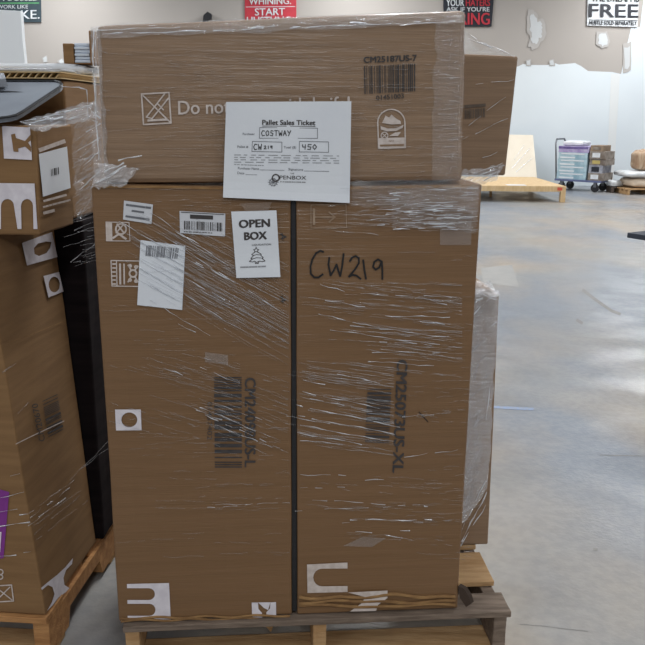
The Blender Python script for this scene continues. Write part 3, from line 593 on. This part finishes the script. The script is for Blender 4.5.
# big lower carton, leaning left
zt = 1.17
def tilt(c): return c
fb = lc0.copy(); fb.z = 0.1435; bb = lc0 + vl*0.40; bb.z = 0.1435
ft = onY(-15.5, 250, lc0.y); bt = onY(54.5, 234, bb.y); ft.z = bt.z = 1.2
wv = -ul*0.75
c = [fb+wv, fb, bb, bb+wv, ft+wv, ft, bt, bt+wv]
bl_ = hexa('carton', c, KRAFTP, cuts=7, jit=0.003, seed=8, label='large plain brown carton leaning at the bottom of the left stack', cat='carton', group='cartons on the left pallet')
SP = Plane(fb, bb, bt); FP = Plane(fb, ft, fb+wv)
LZ = ft.z
Print().poly([(43.5, 276), (59, 272), (63.5, 291.5), (48.5, 297.5)], [circ(54.3, 284.5, 5.6, 7.8)]).done('white_square_print', SP.at, PO, INKW, bl_)
Print().poly([(22, 243), (52, 232), (57.5, 257), (27, 265.5)], [[(34, 248), (38, 243.5), (46, 241.5), (51.5, 242), (50, 248), (46.5, 253), (39, 256), (34.5, 254)]]).done('white_letter_print', SP.at, PO, INKW, bl_)
Print().bars((42.5, 401), (48.5, 438), (63.8, 430), (57.5, 394), 15, 31).done('barcode', SP.at, PO, INKB, bl_)
Print().text('CM20670', (45.2, 440.5), (37.5, 403), 6, 0.01, up=(-0.95, 0.25)).done('printed_text', SP.at, PO, INKB, bl_)
Print().poly([(41, 588), (48, 582), (57, 575), (65, 567.5), (73, 558), (72, 564), (66, 570), (63.5, 578), (64.5, 585), (69.5, 588), (66, 592), (58, 598), (53, 605), (47, 611), (52, 602), (54.5, 594), (52.5, 587), (48, 585), (42, 590)]).done('white_letter_print', SP.at, PO, INKW, bl_)
Print().quad((0, 489.5), (9.2, 492), (3.5, 558), (-8, 560)).done('purple_label', FP.at, PO, mat('purple_sticker', (130, 52, 140), 0.5, (120, 44, 130)), bl_)
Print().quad((-8, 531), (1.5, 532), (0.2, 552), (-8, 552)).done('label_print', FP.at, PO*2, INKW, bl_)
p = Print(); p.frame((-6, 586), (11.5, 585), (13.5, 601), (-4, 602), 1.2); p.line([(-3, 588), (12, 600)], 1.1); p.line([(-3, 600), (10, 587)], 1.1); p.ring(0.5, 572, 2.5, 1.2); p.ring(0.5, 577, 2.2, 1.2)
p.done('handling_icon', FP.at, PO, INKF, bl_)
Print().line([(16, 444), (30, 437), (64, 421)], 0.9).done('crease', SP.at, PO, INKF, bl_)
Print().line([(-2, 346), (30, 335), (62, 322)], 0.8).done('crease', SP.at, PO, CRUSH, bl_)
# upper carton with label, on the big one
UY = 2.0
q0 = onY(37, 125, UY); q1 = onY(40, 230, UY); zb = LZ + 0.0005; q1.z = zb
d1 = onZ(73, 219.5, 1.22) - onZ(40, 230, 1.22); d1.normalize(); dl = 0.22
c = [q1 - ul*0.42, q1, q1+d1*dl, q1+d1*dl-ul*0.42, q0-ul*0.42, q0, q0+d1*dl, q0+d1*dl-ul*0.42]
ucar = hexa('carton', c, KRAFTP, cuts=6, jit=0.004, seed=9, label='smaller brown carton with white letter prints and a pasted paper, on the left stack', cat='carton', group='cartons on the left pallet')
F2 = Plane(c[0], c[1], c[5]); S2 = Plane(c[1], c[2], c[6])
Print().poly([(2, 126), (30, 127.5), (32, 160), (4, 158.5)]).done('white_panel_print', F2.at, PO, INKW, ucar)
Print().poly([(11, 134.5), (15, 133.5), (16, 138), (25, 141), (31, 134), (31.5, 140), (28, 142.5), (31, 147), (31, 152), (25, 146.5), (18, 148.5), (18.5, 152), (13.5, 151.5)]).done('letter_cutout', F2.at, PO*2, KRAFTP, ucar)
o_ = [(-6, 183), (34.5, 183.5), (37.5, 229), (33.5, 229)] + [(27.5-6*math.cos(math.pi*i/8-math.pi)*1.0*-1 if False else 27+6*math.cos(math.pi*i/8), 206-7*math.sin(math.pi*i/8)) for i in range(9)] + [(21.5, 229), (17.5, 229)] + [(7.5+6.5*math.cos(math.pi*i/8), 206-7*math.sin(math.pi*i/8)) for i in range(9)] + [(1, 229), (-6, 229)]
Print().poly(o_).done('white_letter_print', F2.at, PO, INKW, ucar)
ps = sheet('pasted_paper', S2.at, [(38.8, 154), (67, 146.5), (70.7, 188), (43, 196.8)], 0.002, PAPER, ucar, 4, 4, label='crooked white paper with a tiny code')
Print().bars((51, 169), (59, 167), (59.5, 174), (51.5, 176), 6, 4).done('label_print', S2.at, 0.0028, INKB, ps)
for a, b, hh, sd in (((44, 201), (66, 195), 2.2, 3), ((43.5, 207), (70, 200), 1.8, 5), ((44, 213), (54, 210.5), 3.0, 6), ((40, 150), (65, 141), 4, 8)):
    Print().greek(a, b, hh, sd).done('printed_line', S2.at, PO, INKF, ucar)
# film-covered carton behind, and an added one, coloured near black for the gap's shade
c3 = onY(102, 212, 2.27); c3t = onY(100, 92, 2.45)
M3 = yawM(Vector((-0.728, 2.26, 0)), -4)
bw = box('carton', (-0.5, 0.06, LZ-0.0), (0.0, 0.50, 1.592), KRAFTP, None, M3, 0.006, 6, 0.006, 3, label='brown carton wrapped in wrinkled film behind the pasted paper carton', cat='carton', group='cartons on the left pallet')
dk = box('carton', (-0.62, 0.10, 0.143), (0.012, 0.62, LZ-0.001), KRAFTD, None, M3, 0.008, 6, 0.012, 5, label='carton added in the gap beside the left stack, coloured near black as shade', cat='carton', group='cartons on the left pallet')
# corrugated pad with its zigzag edge, white foam and foil sheets on top
PADM = mat('cream_corrugated', (206, 182, 138), 0.8, (192, 166, 122), 12)
pad = empty('corrugated_pad', M3 @ Vector((-0.25, 0.2, 1.5925)), 'corrugated cardboard pad with zigzag cut edge on top of the left stack', 'pad')
box('pad_sheet', (-0.52, 0.04, 1.5925), (0.0, 0.44, 1.595), PADM, pad, M3, 0); box('pad_sheet', (-0.52, 0.04, 1.608), (0.0, 0.44, 1.611), PADM, pad, M3, 0)
for i in range(26):
    x = -0.515+i*0.0198
    prism('flute', [M3 @ Vector(v) for v in ((x, 0.045, 1.595), (x+0.004, 0.045, 1.595), (x+0.0165, 0.045, 1.608), (x+0.0125, 0.045, 1.608))], M3.to_3x3() @ Vector((0, 0.38, 0)), PADM, pad)
def lump(name, lo, hi, material, M, seed, label, cat, group=None, n=14, rough=0.35):
    """soft heap: rounded box, wrinkled"""
    V = []; Fc = []
    cx, cy = (lo[0]+hi[0])/2, (lo[1]+hi[1])/2; hx, hy, hz = (hi[0]-lo[0])/2, (hi[1]-lo[1])/2, hi[2]-lo[2]
    m2 = n*2
    for j in range(n+1):
        ph = math.pi*j/n - math.pi/2
        for i in range(m2):
            t = 2*math.pi*i/m2
            sx = math.copysign(abs(math.cos(ph))**0.4*abs(math.cos(t))**0.4, math.cos(t)); sy = math.copysign(abs(math.cos(ph))**0.4*abs(math.sin(t))**0.4, math.sin(t)); sz = math.copysign(abs(math.sin(ph))**0.6, math.sin(ph))
            k = 1 + rough*0.5*noise.noise(Vector((sx*2.5+seed, sy*2.5, sz*4)))
            z = max(lo[2], lo[2]+hz*(0.5+0.5*sz*(k if sz > 0 else 1)))
            V.append(M @ Vector((cx+hx*sx*min(k, 1.02), cy+hy*sy*min(k, 1.02), z)))
    for j in range(n):
        for i in range(m2): Fc.append((j*m2+i, j*m2+(i+1) % m2, (j+1)*m2+(i+1) % m2, (j+1)*m2+i))
    return mk(name, V, Fc, material, None, label=label, cat=cat, group=group, smooth=True)
WFOAM = mat('white_foam', (226, 228, 230), 0.5, (205, 208, 212), 5, bump=0.4, bscale=14)
FOIL = mat('grey_padded_sheet', (176, 178, 182), 0.35, (150, 153, 158), 12, bump=0.6, bscale=30)
CREAM = mat('cream_padding', (222, 206, 172), 0.7, (210, 192, 156), 8)
lump('foam_sheet', (-0.60, 0.05, 1.6115), (-0.28, 0.30, 1.626), CREAM, M3, 1, 'cream padding sheet lying on the corrugated pad', 'padding', 'packing sheets')
lump('foam_sheet', (-0.55, 0.31, 1.6115), (-0.02, 0.44, 1.650), WFOAM, M3, 2, 'white foam sheet heap at the back of the corrugated pad', 'padding', 'packing sheets')
lump('foam_sheet', (-0.24, 0.10, 1.6115), (-0.02, 0.29, 1.624), FOIL, M3, 3, 'crinkled grey sheet on the right of the corrugated pad', 'padding', 'packing sheets')
# grey tray leaning on the stack
t1 = onY(0, 81, 2.30); t2 = onY(62, 81, 2.28); t3 = onY(8, 117, 1.985)
TRP = Plane(t1, t2, t3)
TRAYM = mat('dark_grey_tray', (134, 141, 150), 0.4, (122, 128, 137), 8, bump=0.05)
RIMM = mat('black_tray_rim', (34, 36, 40), 0.4)
outl = [(-60, 81), (55, 81), (60, 82), (62, 84.5), (60, 87), (22, 112), (16, 115), (8, 116.8), (-60, 126)]
tr_ = prism('shallow_tray', [TRP.at(*q, 0.0) for q in outl], -TRP.n*0.012, TRAYM, label='dark grey plastic tray resting tilted on the left stack', cat='tray')
rim = [TRP.at(*q, 0.002) for q in outl]; v, f = tube(rim, 0.0035, 6); mk('rim', v, f, RIMM, tr_)
Print().quad((-20, 90), (10, 91), (25, 92), (-20, 92.5)).done('groove', TRP.at, 0.0008, RIMM, tr_)
prism('grey_block', [TRP.at(*q, 0.009) for q in ((-30, 78), (5.5, 80.5), (7.5, 86), (-30, 92))], TRP.n*0.02, mat('grey_plastic', (150, 154, 160), 0.4), label='grey plastic block lying on the dark tray', cat='block')
# small carton with folded sheets, on the back of the pile
M4 = yawM(onY(64, 66, 2.59), 0); M4.translation.z = 0
z4 = 1.650
sb = empty('small_carton', M4 @ Vector((0.06, 0.06, z4)), 'small open carton on top of the left stack beside the long carton', 'carton')
box('panel', (0.0, 0, z4), (0.032, 0.1, z4+0.058), KRAFTP, sb, M4, 0.002); box('flap', (0.085, -0.01, z4), (0.098, 0.1, z4+0.095), KRAFTP, sb, M4, 0.002); box('base', (0.0, 0.0, z4-0.002), (0.098, 0.1, z4+0.001), KRAFTP, sb, M4, 0.001)
BLUES = mat('pale_blue_wrapped_sheets', (206, 216, 228), 0.4, (182, 194, 210), 4, (2, 2, 60), 0.3, 10)
for i in range(6):
    sl = ['lowest', 'second', 'third', 'fourth', 'fifth', 'topmost'][i]
    box('folded_sheet', (0.0335, 0.002+0.004*(i % 2), z4+0.0012+i*0.0098), (0.084-0.002*(i % 3), 0.095, z4+0.0105+i*0.0098), BLUES, None, M4, 0.003, label='%s pale blue folded sheet in the small carton on the left stack' % sl, cat='sheet', group='folded sheets')
# film over the left stack
filmL = empty('stretch_film', Vector((-0.85, 2.1, LZ)), 'crinkled stretch film round the cartons of the left stack', 'film', 'stretch film')
LYP = lambda Y: (lambda x, y, o: onY(x, y, Y-o))
filmpatch('film_sheet', LYP(2.20), [(70, 108), (101, 98), (101, 205), (76, 222)], FILMM, filmL, 14, 44, 0.03, 0.0, (3, 10), 11)
filmpatch('film_sheet', LYP(1.99), [(18, 122), (96, 100), (99, 116), (38, 132)], FILMH, filmL, 40, 10, 0.03, 0.0, (9, 4), 12)
strands('film_wrinkle_sheen', LYP(2.16), [(rr.uniform(72, 84), y, rr.uniform(90, 101), y-rr.uniform(6, 18), rr.uniform(0.5, 1.2)) for y in [122+i*1.7 for i in range(60)]], FOLD, filmL, seed=31, dash=0.8)
strands('film_wrinkle_sheen', LYP(1.96), [(20, 122, 60, 114, 1.4), (30, 124, 92, 104, 1.2), (40, 128, 96, 112, 1.2), (62, 112, 92, 106, 1.6), (48, 120, 70, 116, 1.6), (70, 118, 90, 112, 1.4), (78, 150, 100, 138, 1.2), (84, 166, 100, 150, 1.2), (80, 190, 98, 172, 1.4), (86, 132, 101, 124, 1.6), (90, 110, 101, 118, 1.8)], FOLDW, filmL, seed=32, dash=0.85)
strands('film_wrinkle_sheen', LYP(2.0), [(62, 86.5, 80, 87.5, 1.5), (80, 87.5, 87, 90, 1.5), (87, 90, 88.5, 118, 1.4), (88, 118, 98, 122, 1.2), (94, 30, 92, 62, 2.0), (93, 60, 98, 150, 1.8), (96, 38, 96, 120, 1.2)], FOLDW, filmL, seed=33, dash=1.0, wob=0.3)
strands('film_wrinkle_sheen', LYP(1.97), [(78, 215, 100, 170, 1.6), (80, 218, 97, 186, 1.4), (74, 230, 102, 218, 0.8), (72, 240, 103, 224, 0.8), (70, 262, 104, 238, 1.0), (85, 252, 104, 236, 1.6)] + fan(22, 58, 224, 104, 268, (20, 45), -0.25, (0.3, 0.6), 34), FOLD, filmL, seed=34, dash=0.8)
strands('film_wrinkle_sheen', SP.at, [(30, 518, 70, 488, 1.4), (32, 522, 66, 498, 1.8), (28, 514, 74, 480, 0.9), (34, 526, 80, 490, 0.6), (34, 534, 86, 490, 0.5), (36, 540, 88, 500, 0.5), (28, 526, 40, 518, 1.6), (18, 414, 28, 402, 0.6), (2, 372, 16, 364, 0.8)], FOLD, filmL, seed=35, dash=0.85)
strands('film_wrinkle_sheen', FP.at, [(-6, 520, 28, 514, 1.8), (-6, 527, 30, 522, 1.4), (-6, 558, 31, 552, 1.2), (0, 478, 20, 474, 0.8), (0, 498, 24, 492, 0.8), (0, 512, 26, 507, 1.0)], FOLDW, filmL, seed=36, dash=0.85)
strands('film_wrinkle_sheen', LYP(1.95), [(70, 480, 110, 440, 0.6), (80, 470, 108, 448, 0.5)], FOLD, filmL, seed=37, dash=0.9)
# ================================================================== far wall: signs, fixture, panel
def sign(q, material, label):
    return prism('wall_sign', [WP.at(x, y, 0.045) for x, y in q], (0, 0.025, 0), material, label=label, cat='sign', group='slogan signs on the far wall')
SW = mat('sign_white', (224, 228, 232), 0.5); SB = mat('sign_black', (34, 38, 48), 0.5); SR = mat('sign_red', (196, 52, 66), 0.5); SG = mat('sign_dark_green', (58, 74, 82), 0.5); GRN = mat('sign_green_line', (104, 186, 120), 0.5)
WO = 0.05
s1 = sign([(589, -45), (641, -44), (637.5, 27), (587, 25.5)], SW, 'white sign reading FREE in big black letters')
Print().text('THE DREAM IS', (591.5, 1.2), (639, 2), 8, 0.03).done('sign_lettering', WP.at, WO, SB, s1)
Print().text('FREE', (589, 17), (638, 17.6), 13, 0.04).done('sign_lettering', WP.at, WO, SB, s1)
Print().line([(589, 19.8), (637.5, 20.4)], 0.5).done('sign_lettering', WP.at, WO, SB, s1)
Print().text('HUSTLE SOLD SEPARATELY', (589.5, 24.4), (637, 25), 3.8, 0.02).done('sign_lettering', WP.at, WO, SB, s1)
s2 = sign([(443.5, -45), (494.5, -45), (493.5, 3), (491.5, 26.5), (443.5, 26.5)], SB, 'black sign with white and red lettering ending in HIRING')
Print().text('HUSTLE', (446, -20), (491, -20), 12, 0.02).done('sign_lettering', WP.at, WO, SW, s2)
Print().text('UNTIL', (452, -5), (486, -5), 9, 0.02).done('sign_lettering', WP.at, WO, SW, s2)
Print().text('YOUR', (446.5, 6), (464, 6), 6.5, 0.03).done('sign_lettering', WP.at, WO, SW, s2)
Print().text("ASK IF YOU'RE", (446.5, 11.4), (489.5, 11.4), 4.2, 0.03).done('sign_lettering', WP.at, WO, SW, s2)
Print().text('HATERS', (466, 6), (490, 6), 6.5, 0.03).done('sign_lettering', WP.at, WO, SR, s2)
Print().text('HIRING', (447, 24.6), (489.5, 24.6), 11.5, 0.03).done('sign_lettering', WP.at, WO, SR, s2)
s3 = sign([(244.5, -45), (296, -45), (296.5, 42), (245, 42)], SR, 'red sign reading START in white letters')
Print().text('STOP', (250, -10), (290, -10), 14, 0.02).done('sign_lettering', WP.at, WO, SW, s3)
Print().text('WHINING.', (249, 4.5), (291, 4), 6.5, 0.02).done('sign_lettering', WP.at, WO, SW, s3)
Print().line([(246, 7), (295, 6.5)], 0.6).done('sign_lettering', WP.at, WO, SW, s3)
Print().text('START', (255, 15.5), (285, 15), 7, 0.02).done('sign_lettering', WP.at, WO, SW, s3)
Print().text('HUSTLING.', (247, 25), (293, 24.5), 8, 0.02).done('sign_lettering', WP.at, WO, SW, s3)
s4 = sign([(-22, -45), (40.5, -45), (41, 22), (-22, 22.5)], SG, 'dark green sign ending in BROKE at the upper left')
Print().text('STAY FOCUSED', (-18, 1.0), (38, 0.6), 6, 0.03).done('sign_lettering', WP.at, WO, SW, s4)
Print().text('& WORK LIKE', (-8, 8.6), (28, 8.4), 3.6, 0.01).done('sign_lettering', WP.at, WO, SW, s4)
Print().text('BROKE.', (-8, 19.5), (39.5, 18.6), 8.6, 0.02).done('sign_lettering', WP.at, WO, SW, s4)
Print().line([(-20, 3.2), (39, 3)], 0.9).done('green_rule', WP.at, WO, GRN, s4)
BLK = mat('black_plastic', (26, 27, 32), 0.45)
fx = empty('wall_fixture', WP.at(207, 20, 0.1), 'small black fixture on the far wall above the long carton', 'fixture')
prism('fixture_head', [WP.at(x, y, 0.22) for x, y in ((203.5, 15), (207.5, 11.5), (211.5, 14), (211, 19), (206, 20.5), (203, 18.5))], (0, 0.14, 0), BLK, fx)
prism('fixture_bracket', [WP.at(x, y, 0.09) for x, y in ((203, 19), (208, 19), (207, 26), (202, 26))], (0, 0.09, 0), BLK, fx)
# big white board standing at the left
pn = [onY(-90, 4, 4.6), onY(20.5, 11, 4.6), onY(22.5, 40, 4.6), onY(25.5, 70, 4.6)]
pr = pn[3].copy(); pr.z = 0.0; pl_ = pn[0].copy(); pl_.z = 0.0; pr.x = pn[3].x + 0.02
prism('white_panel', [pn[0], pn[1], pn[2], pn[3], pr, pl_], (0, 0.04, 0), mat('white_laminate', (240, 244, 246), 0.4, (236, 240, 243), 1), label='large white board standing upright behind the left stack', cat='board')
# ================================================================== bed frame and wrapped headboard
PINE = mat('pale_pine', (214, 186, 142), 0.55, (200, 168, 122), 3, (8, 2, 2), 0.05)
b0 = onZ(565, 202.5, 0); BZ = 0.30
bm0 = onY(563.5, 188, b0.y).z
ux = Vector((-1, 0.0, 0)).normalized(); uy = Vector((-ux.y, ux.x, 0)); uy = -uy if uy.y < 0 else uy
BM = Matrix(((-ux.x, uy.x, 0, 0), (-ux.y, uy.y, 0, 0), (0, 0, 1, 0), (0, 0, 0, 1))); BM.translation = Vector((b0.x, b0.y, 0)); L_ = 1.95
bed = empty('bed_frame', BM @ Vector((-L_/2, 1.0, 0)), 'low pale pine platform bed frame by the white wall', 'bed frame')
BT = bm0 + 0.03
box('side_rail', (-L_, 0, BT-0.10), (0, 0.04, BT), PINE, bed, BM); box('side_rail', (-L_, 2.24, BT-0.10), (0, 2.28, BT), PINE, bed, BM)
box('end_rail', (-0.04, 0.04, BT-0.10), (0, 2.24, BT), PINE, bed, BM); box('end_rail', (-L_, 0.04, BT-0.10), (-L_+0.04, 2.24, BT), PINE, bed, BM)
for x in (-0.09, -L_+0.01):
    for y in (0.0+0.002, 2.19): box('leg', (x, y-0.004, 0), (x+0.09, y+0.085, BT-0.02), PINE, bed, BM)
for x in (-1.45, -1.2): box('leg', (x, 0.9, 0), (x+0.045, 0.945, BT-0.05), PINE, bed, BM)
for i in range(11): box('slat', (-L_+0.045, 0.06+i*0.195, BT-0.02), (-0.045, 0.06+i*0.195+0.188, BT), PINE, bed, BM, bev=0.002)
box('red_tag', (-0.16, -0.004, BT-0.075), (-0.07, 0.0, BT-0.02), mat('red_tag', (214, 92, 70), 0.5), bed, BM, bev=0)
box('paper_sheet', (-1.05, 0.08, BT+0.001), (-0.7, 0.28, BT+0.004), PAPER, None, BM, bev=0, label='white sheet of paper lying on the pine bed frame', cat='paper')
HB = mat('cream_headboard', (226, 216, 198), 0.6, (216, 205, 186), 2)
h = [onY(497, 176, 17.4), onY(538, 176, 17.4), onY(533, 135, 18.1), onY(497, 134.5, 18.1)]
for i in (0, 1): h[i].z = 0.0; h[i].y = 17.3
hb = prism('headboard_panel', h, (0, 0.06, 0.0), HB, label='cream panel wrapped in clear plastic leaning on the white wall', cat='panel')
Print().line([(512, 168), (530, 148)], 0.8).line([(516, 172), (532, 158)], 0.8).line([(514, 160), (524, 145)], 0.6).done('plastic_fold', Plane(*h[:3]).at, 0.01, FOLD, hb)
# ================================================================== platform cart with boxes
c0 = onZ(579, 191.8, 0); CM = yawM(Vector((c0.x-0.42, c0.y+0.4, 0)), -38)
cart = empty('platform_cart', CM @ Vector((0.5, 0.35, 0)), 'platform cart with tube handle loaded with boxes at the white wall', 'cart')
CW_, CL = 0.62, 1.0
METAL = mat('grey_steel_tube', (128, 132, 138), 0.35, metal=0.6); DECK = mat('cart_deck', (96, 104, 140), 0.5)
box('deck', (0, 0, 0.20), (CL, CW_, 0.24), DECK, cart, CM)
hp = [(0.02, 0.04, 0.24), (-0.05, 0.04, 0.98), (-0.06, 0.10, 1.06), (-0.06, CW_-0.10, 1.06), (-0.05, CW_-0.04, 0.98), (0.02, CW_-0.04, 0.24)]
v, f = tube([CM @ Vector(q) for q in hp], 0.018, 8); mk('handle', v, f, METAL, cart, smooth=True)
def wheel(x, y, parent, M, rad=0.085):
    V = []; n = 16
    for yy, rr_ in ((-0.025, rad*0.85), (-0.018, rad), (0.018, rad), (0.025, rad*0.85)):
        for i in range(n): t = 2*math.pi*i/n; V.append(M @ Vector((x+rr_*math.cos(t), y+yy, rad+rr_*math.sin(t))))
    Fc = [(j*n+i, j*n+(i+1) % n, (j+1)*n+(i+1) % n, (j+1)*n+i) for j in range(3) for i in range(n)] + [tuple(range(n)), tuple(range(3*n, 4*n))]
    w_ = mk('wheel', V, Fc, BLK, parent); box('caster_fork', (x-0.03, y-0.04, 0.10), (x+0.03, y+0.04, 0.20), METAL, w_, M)
for x in (0.14, CL-0.14):
    for y in (0.07, CW_-0.07): wheel(x, y, cart, CM)
TEAL = mat('teal_box', (136, 168, 182), 0.5, (178, 202, 212), 7); PURP = mat('lilac_box', (150, 134, 184), 0.5, (186, 178, 208), 8)
DBOX = mat('dark_brown_box', (110, 98, 88), 0.6, (150, 142, 134), 8); GBOX = mat('grey_print_box', (170, 172, 180), 0.5, (120, 122, 136), 9)
z = 0.2405
words = ['bottom', 'second', 'third', 'fourth']
for i in range(4):
    b_ = box('product_box', (0.03+0.01*(i % 2), 0.02, z), (0.66, CW_-0.02-0.01*(i % 2), z+0.138), TEAL, None, CM, label='%s teal and white box of the stack on the cart' % words[i].replace('bottom', 'lowest').replace('fourth', 'highest'), cat='box', group='teal boxes on the cart')
    box('box_stripe', (0.10, 0.015, z+0.10), (0.60, 0.0195, z+0.125), SW, b_, CM, bev=0); box('box_stripe', (0.08, 0.015, z+0.02), (0.4, 0.0195, z+0.05), SW, b_, CM, bev=0)
    z += 0.1385
b_ = box('product_box', (0.03, 0.02, z), (0.68, CW_-0.02, z+0.13), PURP, None, CM, label='lilac and purple box on top of the teal boxes', cat='box')
box('box_stripe', (0.03, 0.015, z+0.075), (0.66, 0.0195, z+0.12), mat('purple_band', (88, 74, 132), 0.5, (120, 106, 160), 10), b_, CM, bev=0)
lump('plastic_bag', (0.06, 0.08, z+0.1305), (0.55, CW_-0.06, z+0.24), WFOAM, CM, 8, 'white plastic bag heaped on the lilac box', 'bag')
z = 0.2405; hs = [(0.15, DBOX, 1.03), (0.16, GBOX, 0.99), (0.13, DBOX, 1.05), (0.15, DBOX, 1.04), (0.12, mat('tan_box', (150, 130, 108), 0.6, (122, 104, 86), 6), 0.95)]
for i, (hh, m_, xe) in enumerate(hs):
    b_ = box('product_box', (0.70, 0.03+0.015*(i % 3), z), (xe, CW_-0.03-0.01*i, z+hh), m_, None, CM, bev=0.004,
        label=['lowest dark box of the mixed pile on the cart', 'grey printed box second from the bottom of the mixed pile', 'dark box in the middle of the mixed pile on the cart', 'wide dark box fourth up the mixed pile', 'tan box topping the mixed pile on the cart'][i], cat='box', group='mixed boxes on the cart')
    box('box_label', (0.76, 0.024+0.015*(i % 3), z+0.03), (0.92, 0.0295+0.015*(i % 3), z+hh-0.03), [SW, SB, mat('yellow_label', (200, 180, 110), 0.5), SW, DBOX][i], b_, CM, bev=0)
    z += hh+0.0005
# ================================================================== pile on pallets at the far right
g0 = onZ(625, 195, 0); GM = yawM(Vector((g0.x, g0.y, 0)), 3)
p2 = empty('wooden_pallet', GM @ Vector((0.5, 0.4, 0)), 'tan wooden pallet with white bags at the far right edge', 'pallet', 'wooden shipping pallets')
for x in (0.05, 0.5, 0.95): box('stringer', (x, 0, 0.0), (x+0.05, 0.9, 0.10), WOODT, p2, GM)
for y in (0, 0.2, 0.4, 0.6, 0.78): box('deck_board', (0, y, 0.10), (1.1, y+0.11, 0.125), WOODT, p2, GM)
BAG = mat('white_poly_bag', (218, 222, 226), 0.4, (190, 190, 188), 4, bump=0.4, bscale=10)
TANB = mat('tan_wrapped_bundle', (192, 170, 144), 0.6, (160, 128, 100), 3, (10, 1, 1))
lump('plastic_bag', (0.12, 0.05, 0.1255), (1.05, 0.8, 0.33), mat('beige_bag', (206, 190, 170), 0.5, (190, 170, 148), 4), GM, 21, 'beige bag lying on the far right pallet', 'bag', 'bags at the far right')
lump('plastic_bag', (0.0, 0.05, 0.331), (1.1, 0.8, 0.46), BAG, GM, 22, 'white bag on top of the beige one', 'bag', 'bags at the far right')
lump('wrapped_bundle', (0.3, 0.2, 0.461), (1.0, 0.7, 0.88), TANB, GM, 23, 'tan striped bundle standing on the white bag', 'bundle')
g1 = onZ(611, 193, 0); HM = yawM(Vector((g1.x, g1.y, 0)), 0)
p3 = empty('wooden_pallet', HM @ Vector((0.25, 0.3, 0)), 'small dark pallet between the cart and the far right pallet', 'pallet', 'wooden shipping pallets')
DW = mat('dark_wood', (70, 60, 54), 0.8, (92, 78, 66), 8)
for y in (0, 0.12, 0.24): box('deck_board', (0, y, 0.10), (0.23, y+0.10, 0.125), DW, p3, HM)
for x in (0.01, 0.17): box('stringer', (x, 0, 0), (x+0.05, 0.34, 0.10), DW, p3, HM)
lump('plastic_bag', (-0.02, 0.0, 0.1255), (0.23, 0.34, 0.25), BAG, HM, 25, 'flat white bag on the small dark pallet', 'bag', 'bags at the far right')
# ================================================================== dark table at the right edge
tc_ = onZ(627.3, 232.5, 0.76)
TM = Matrix.Translation((tc_.x, tc_.y, 0)) @ Matrix.Rotation(math.radians(-58), 4, 'Z')
tb = empty('work_table', TM @ Vector((0.7, 0.2, 0)), 'dark slate tabletop of a table cut by the right edge', 'table')
TT = mat('dark_slate_top', (48, 54, 66), 0.65, (43, 48, 58), 6); TL = mat('table_leg_steel', (70, 72, 78), 0.4)
box('tabletop', (0, 0, 0.725), (1.2, 0.8, 0.76), TT, tb, TM)
for x in (0.3, 1.1):
    for y in (0.3, 0.7): box('leg', (x, y, 0), (x+0.03, y+0.03, 0.725), TL, tb, TM)
# ------------------------------------------------------------------ tidy
for o in bpy.data.objects:
    if '_o' in o: del o['_o']
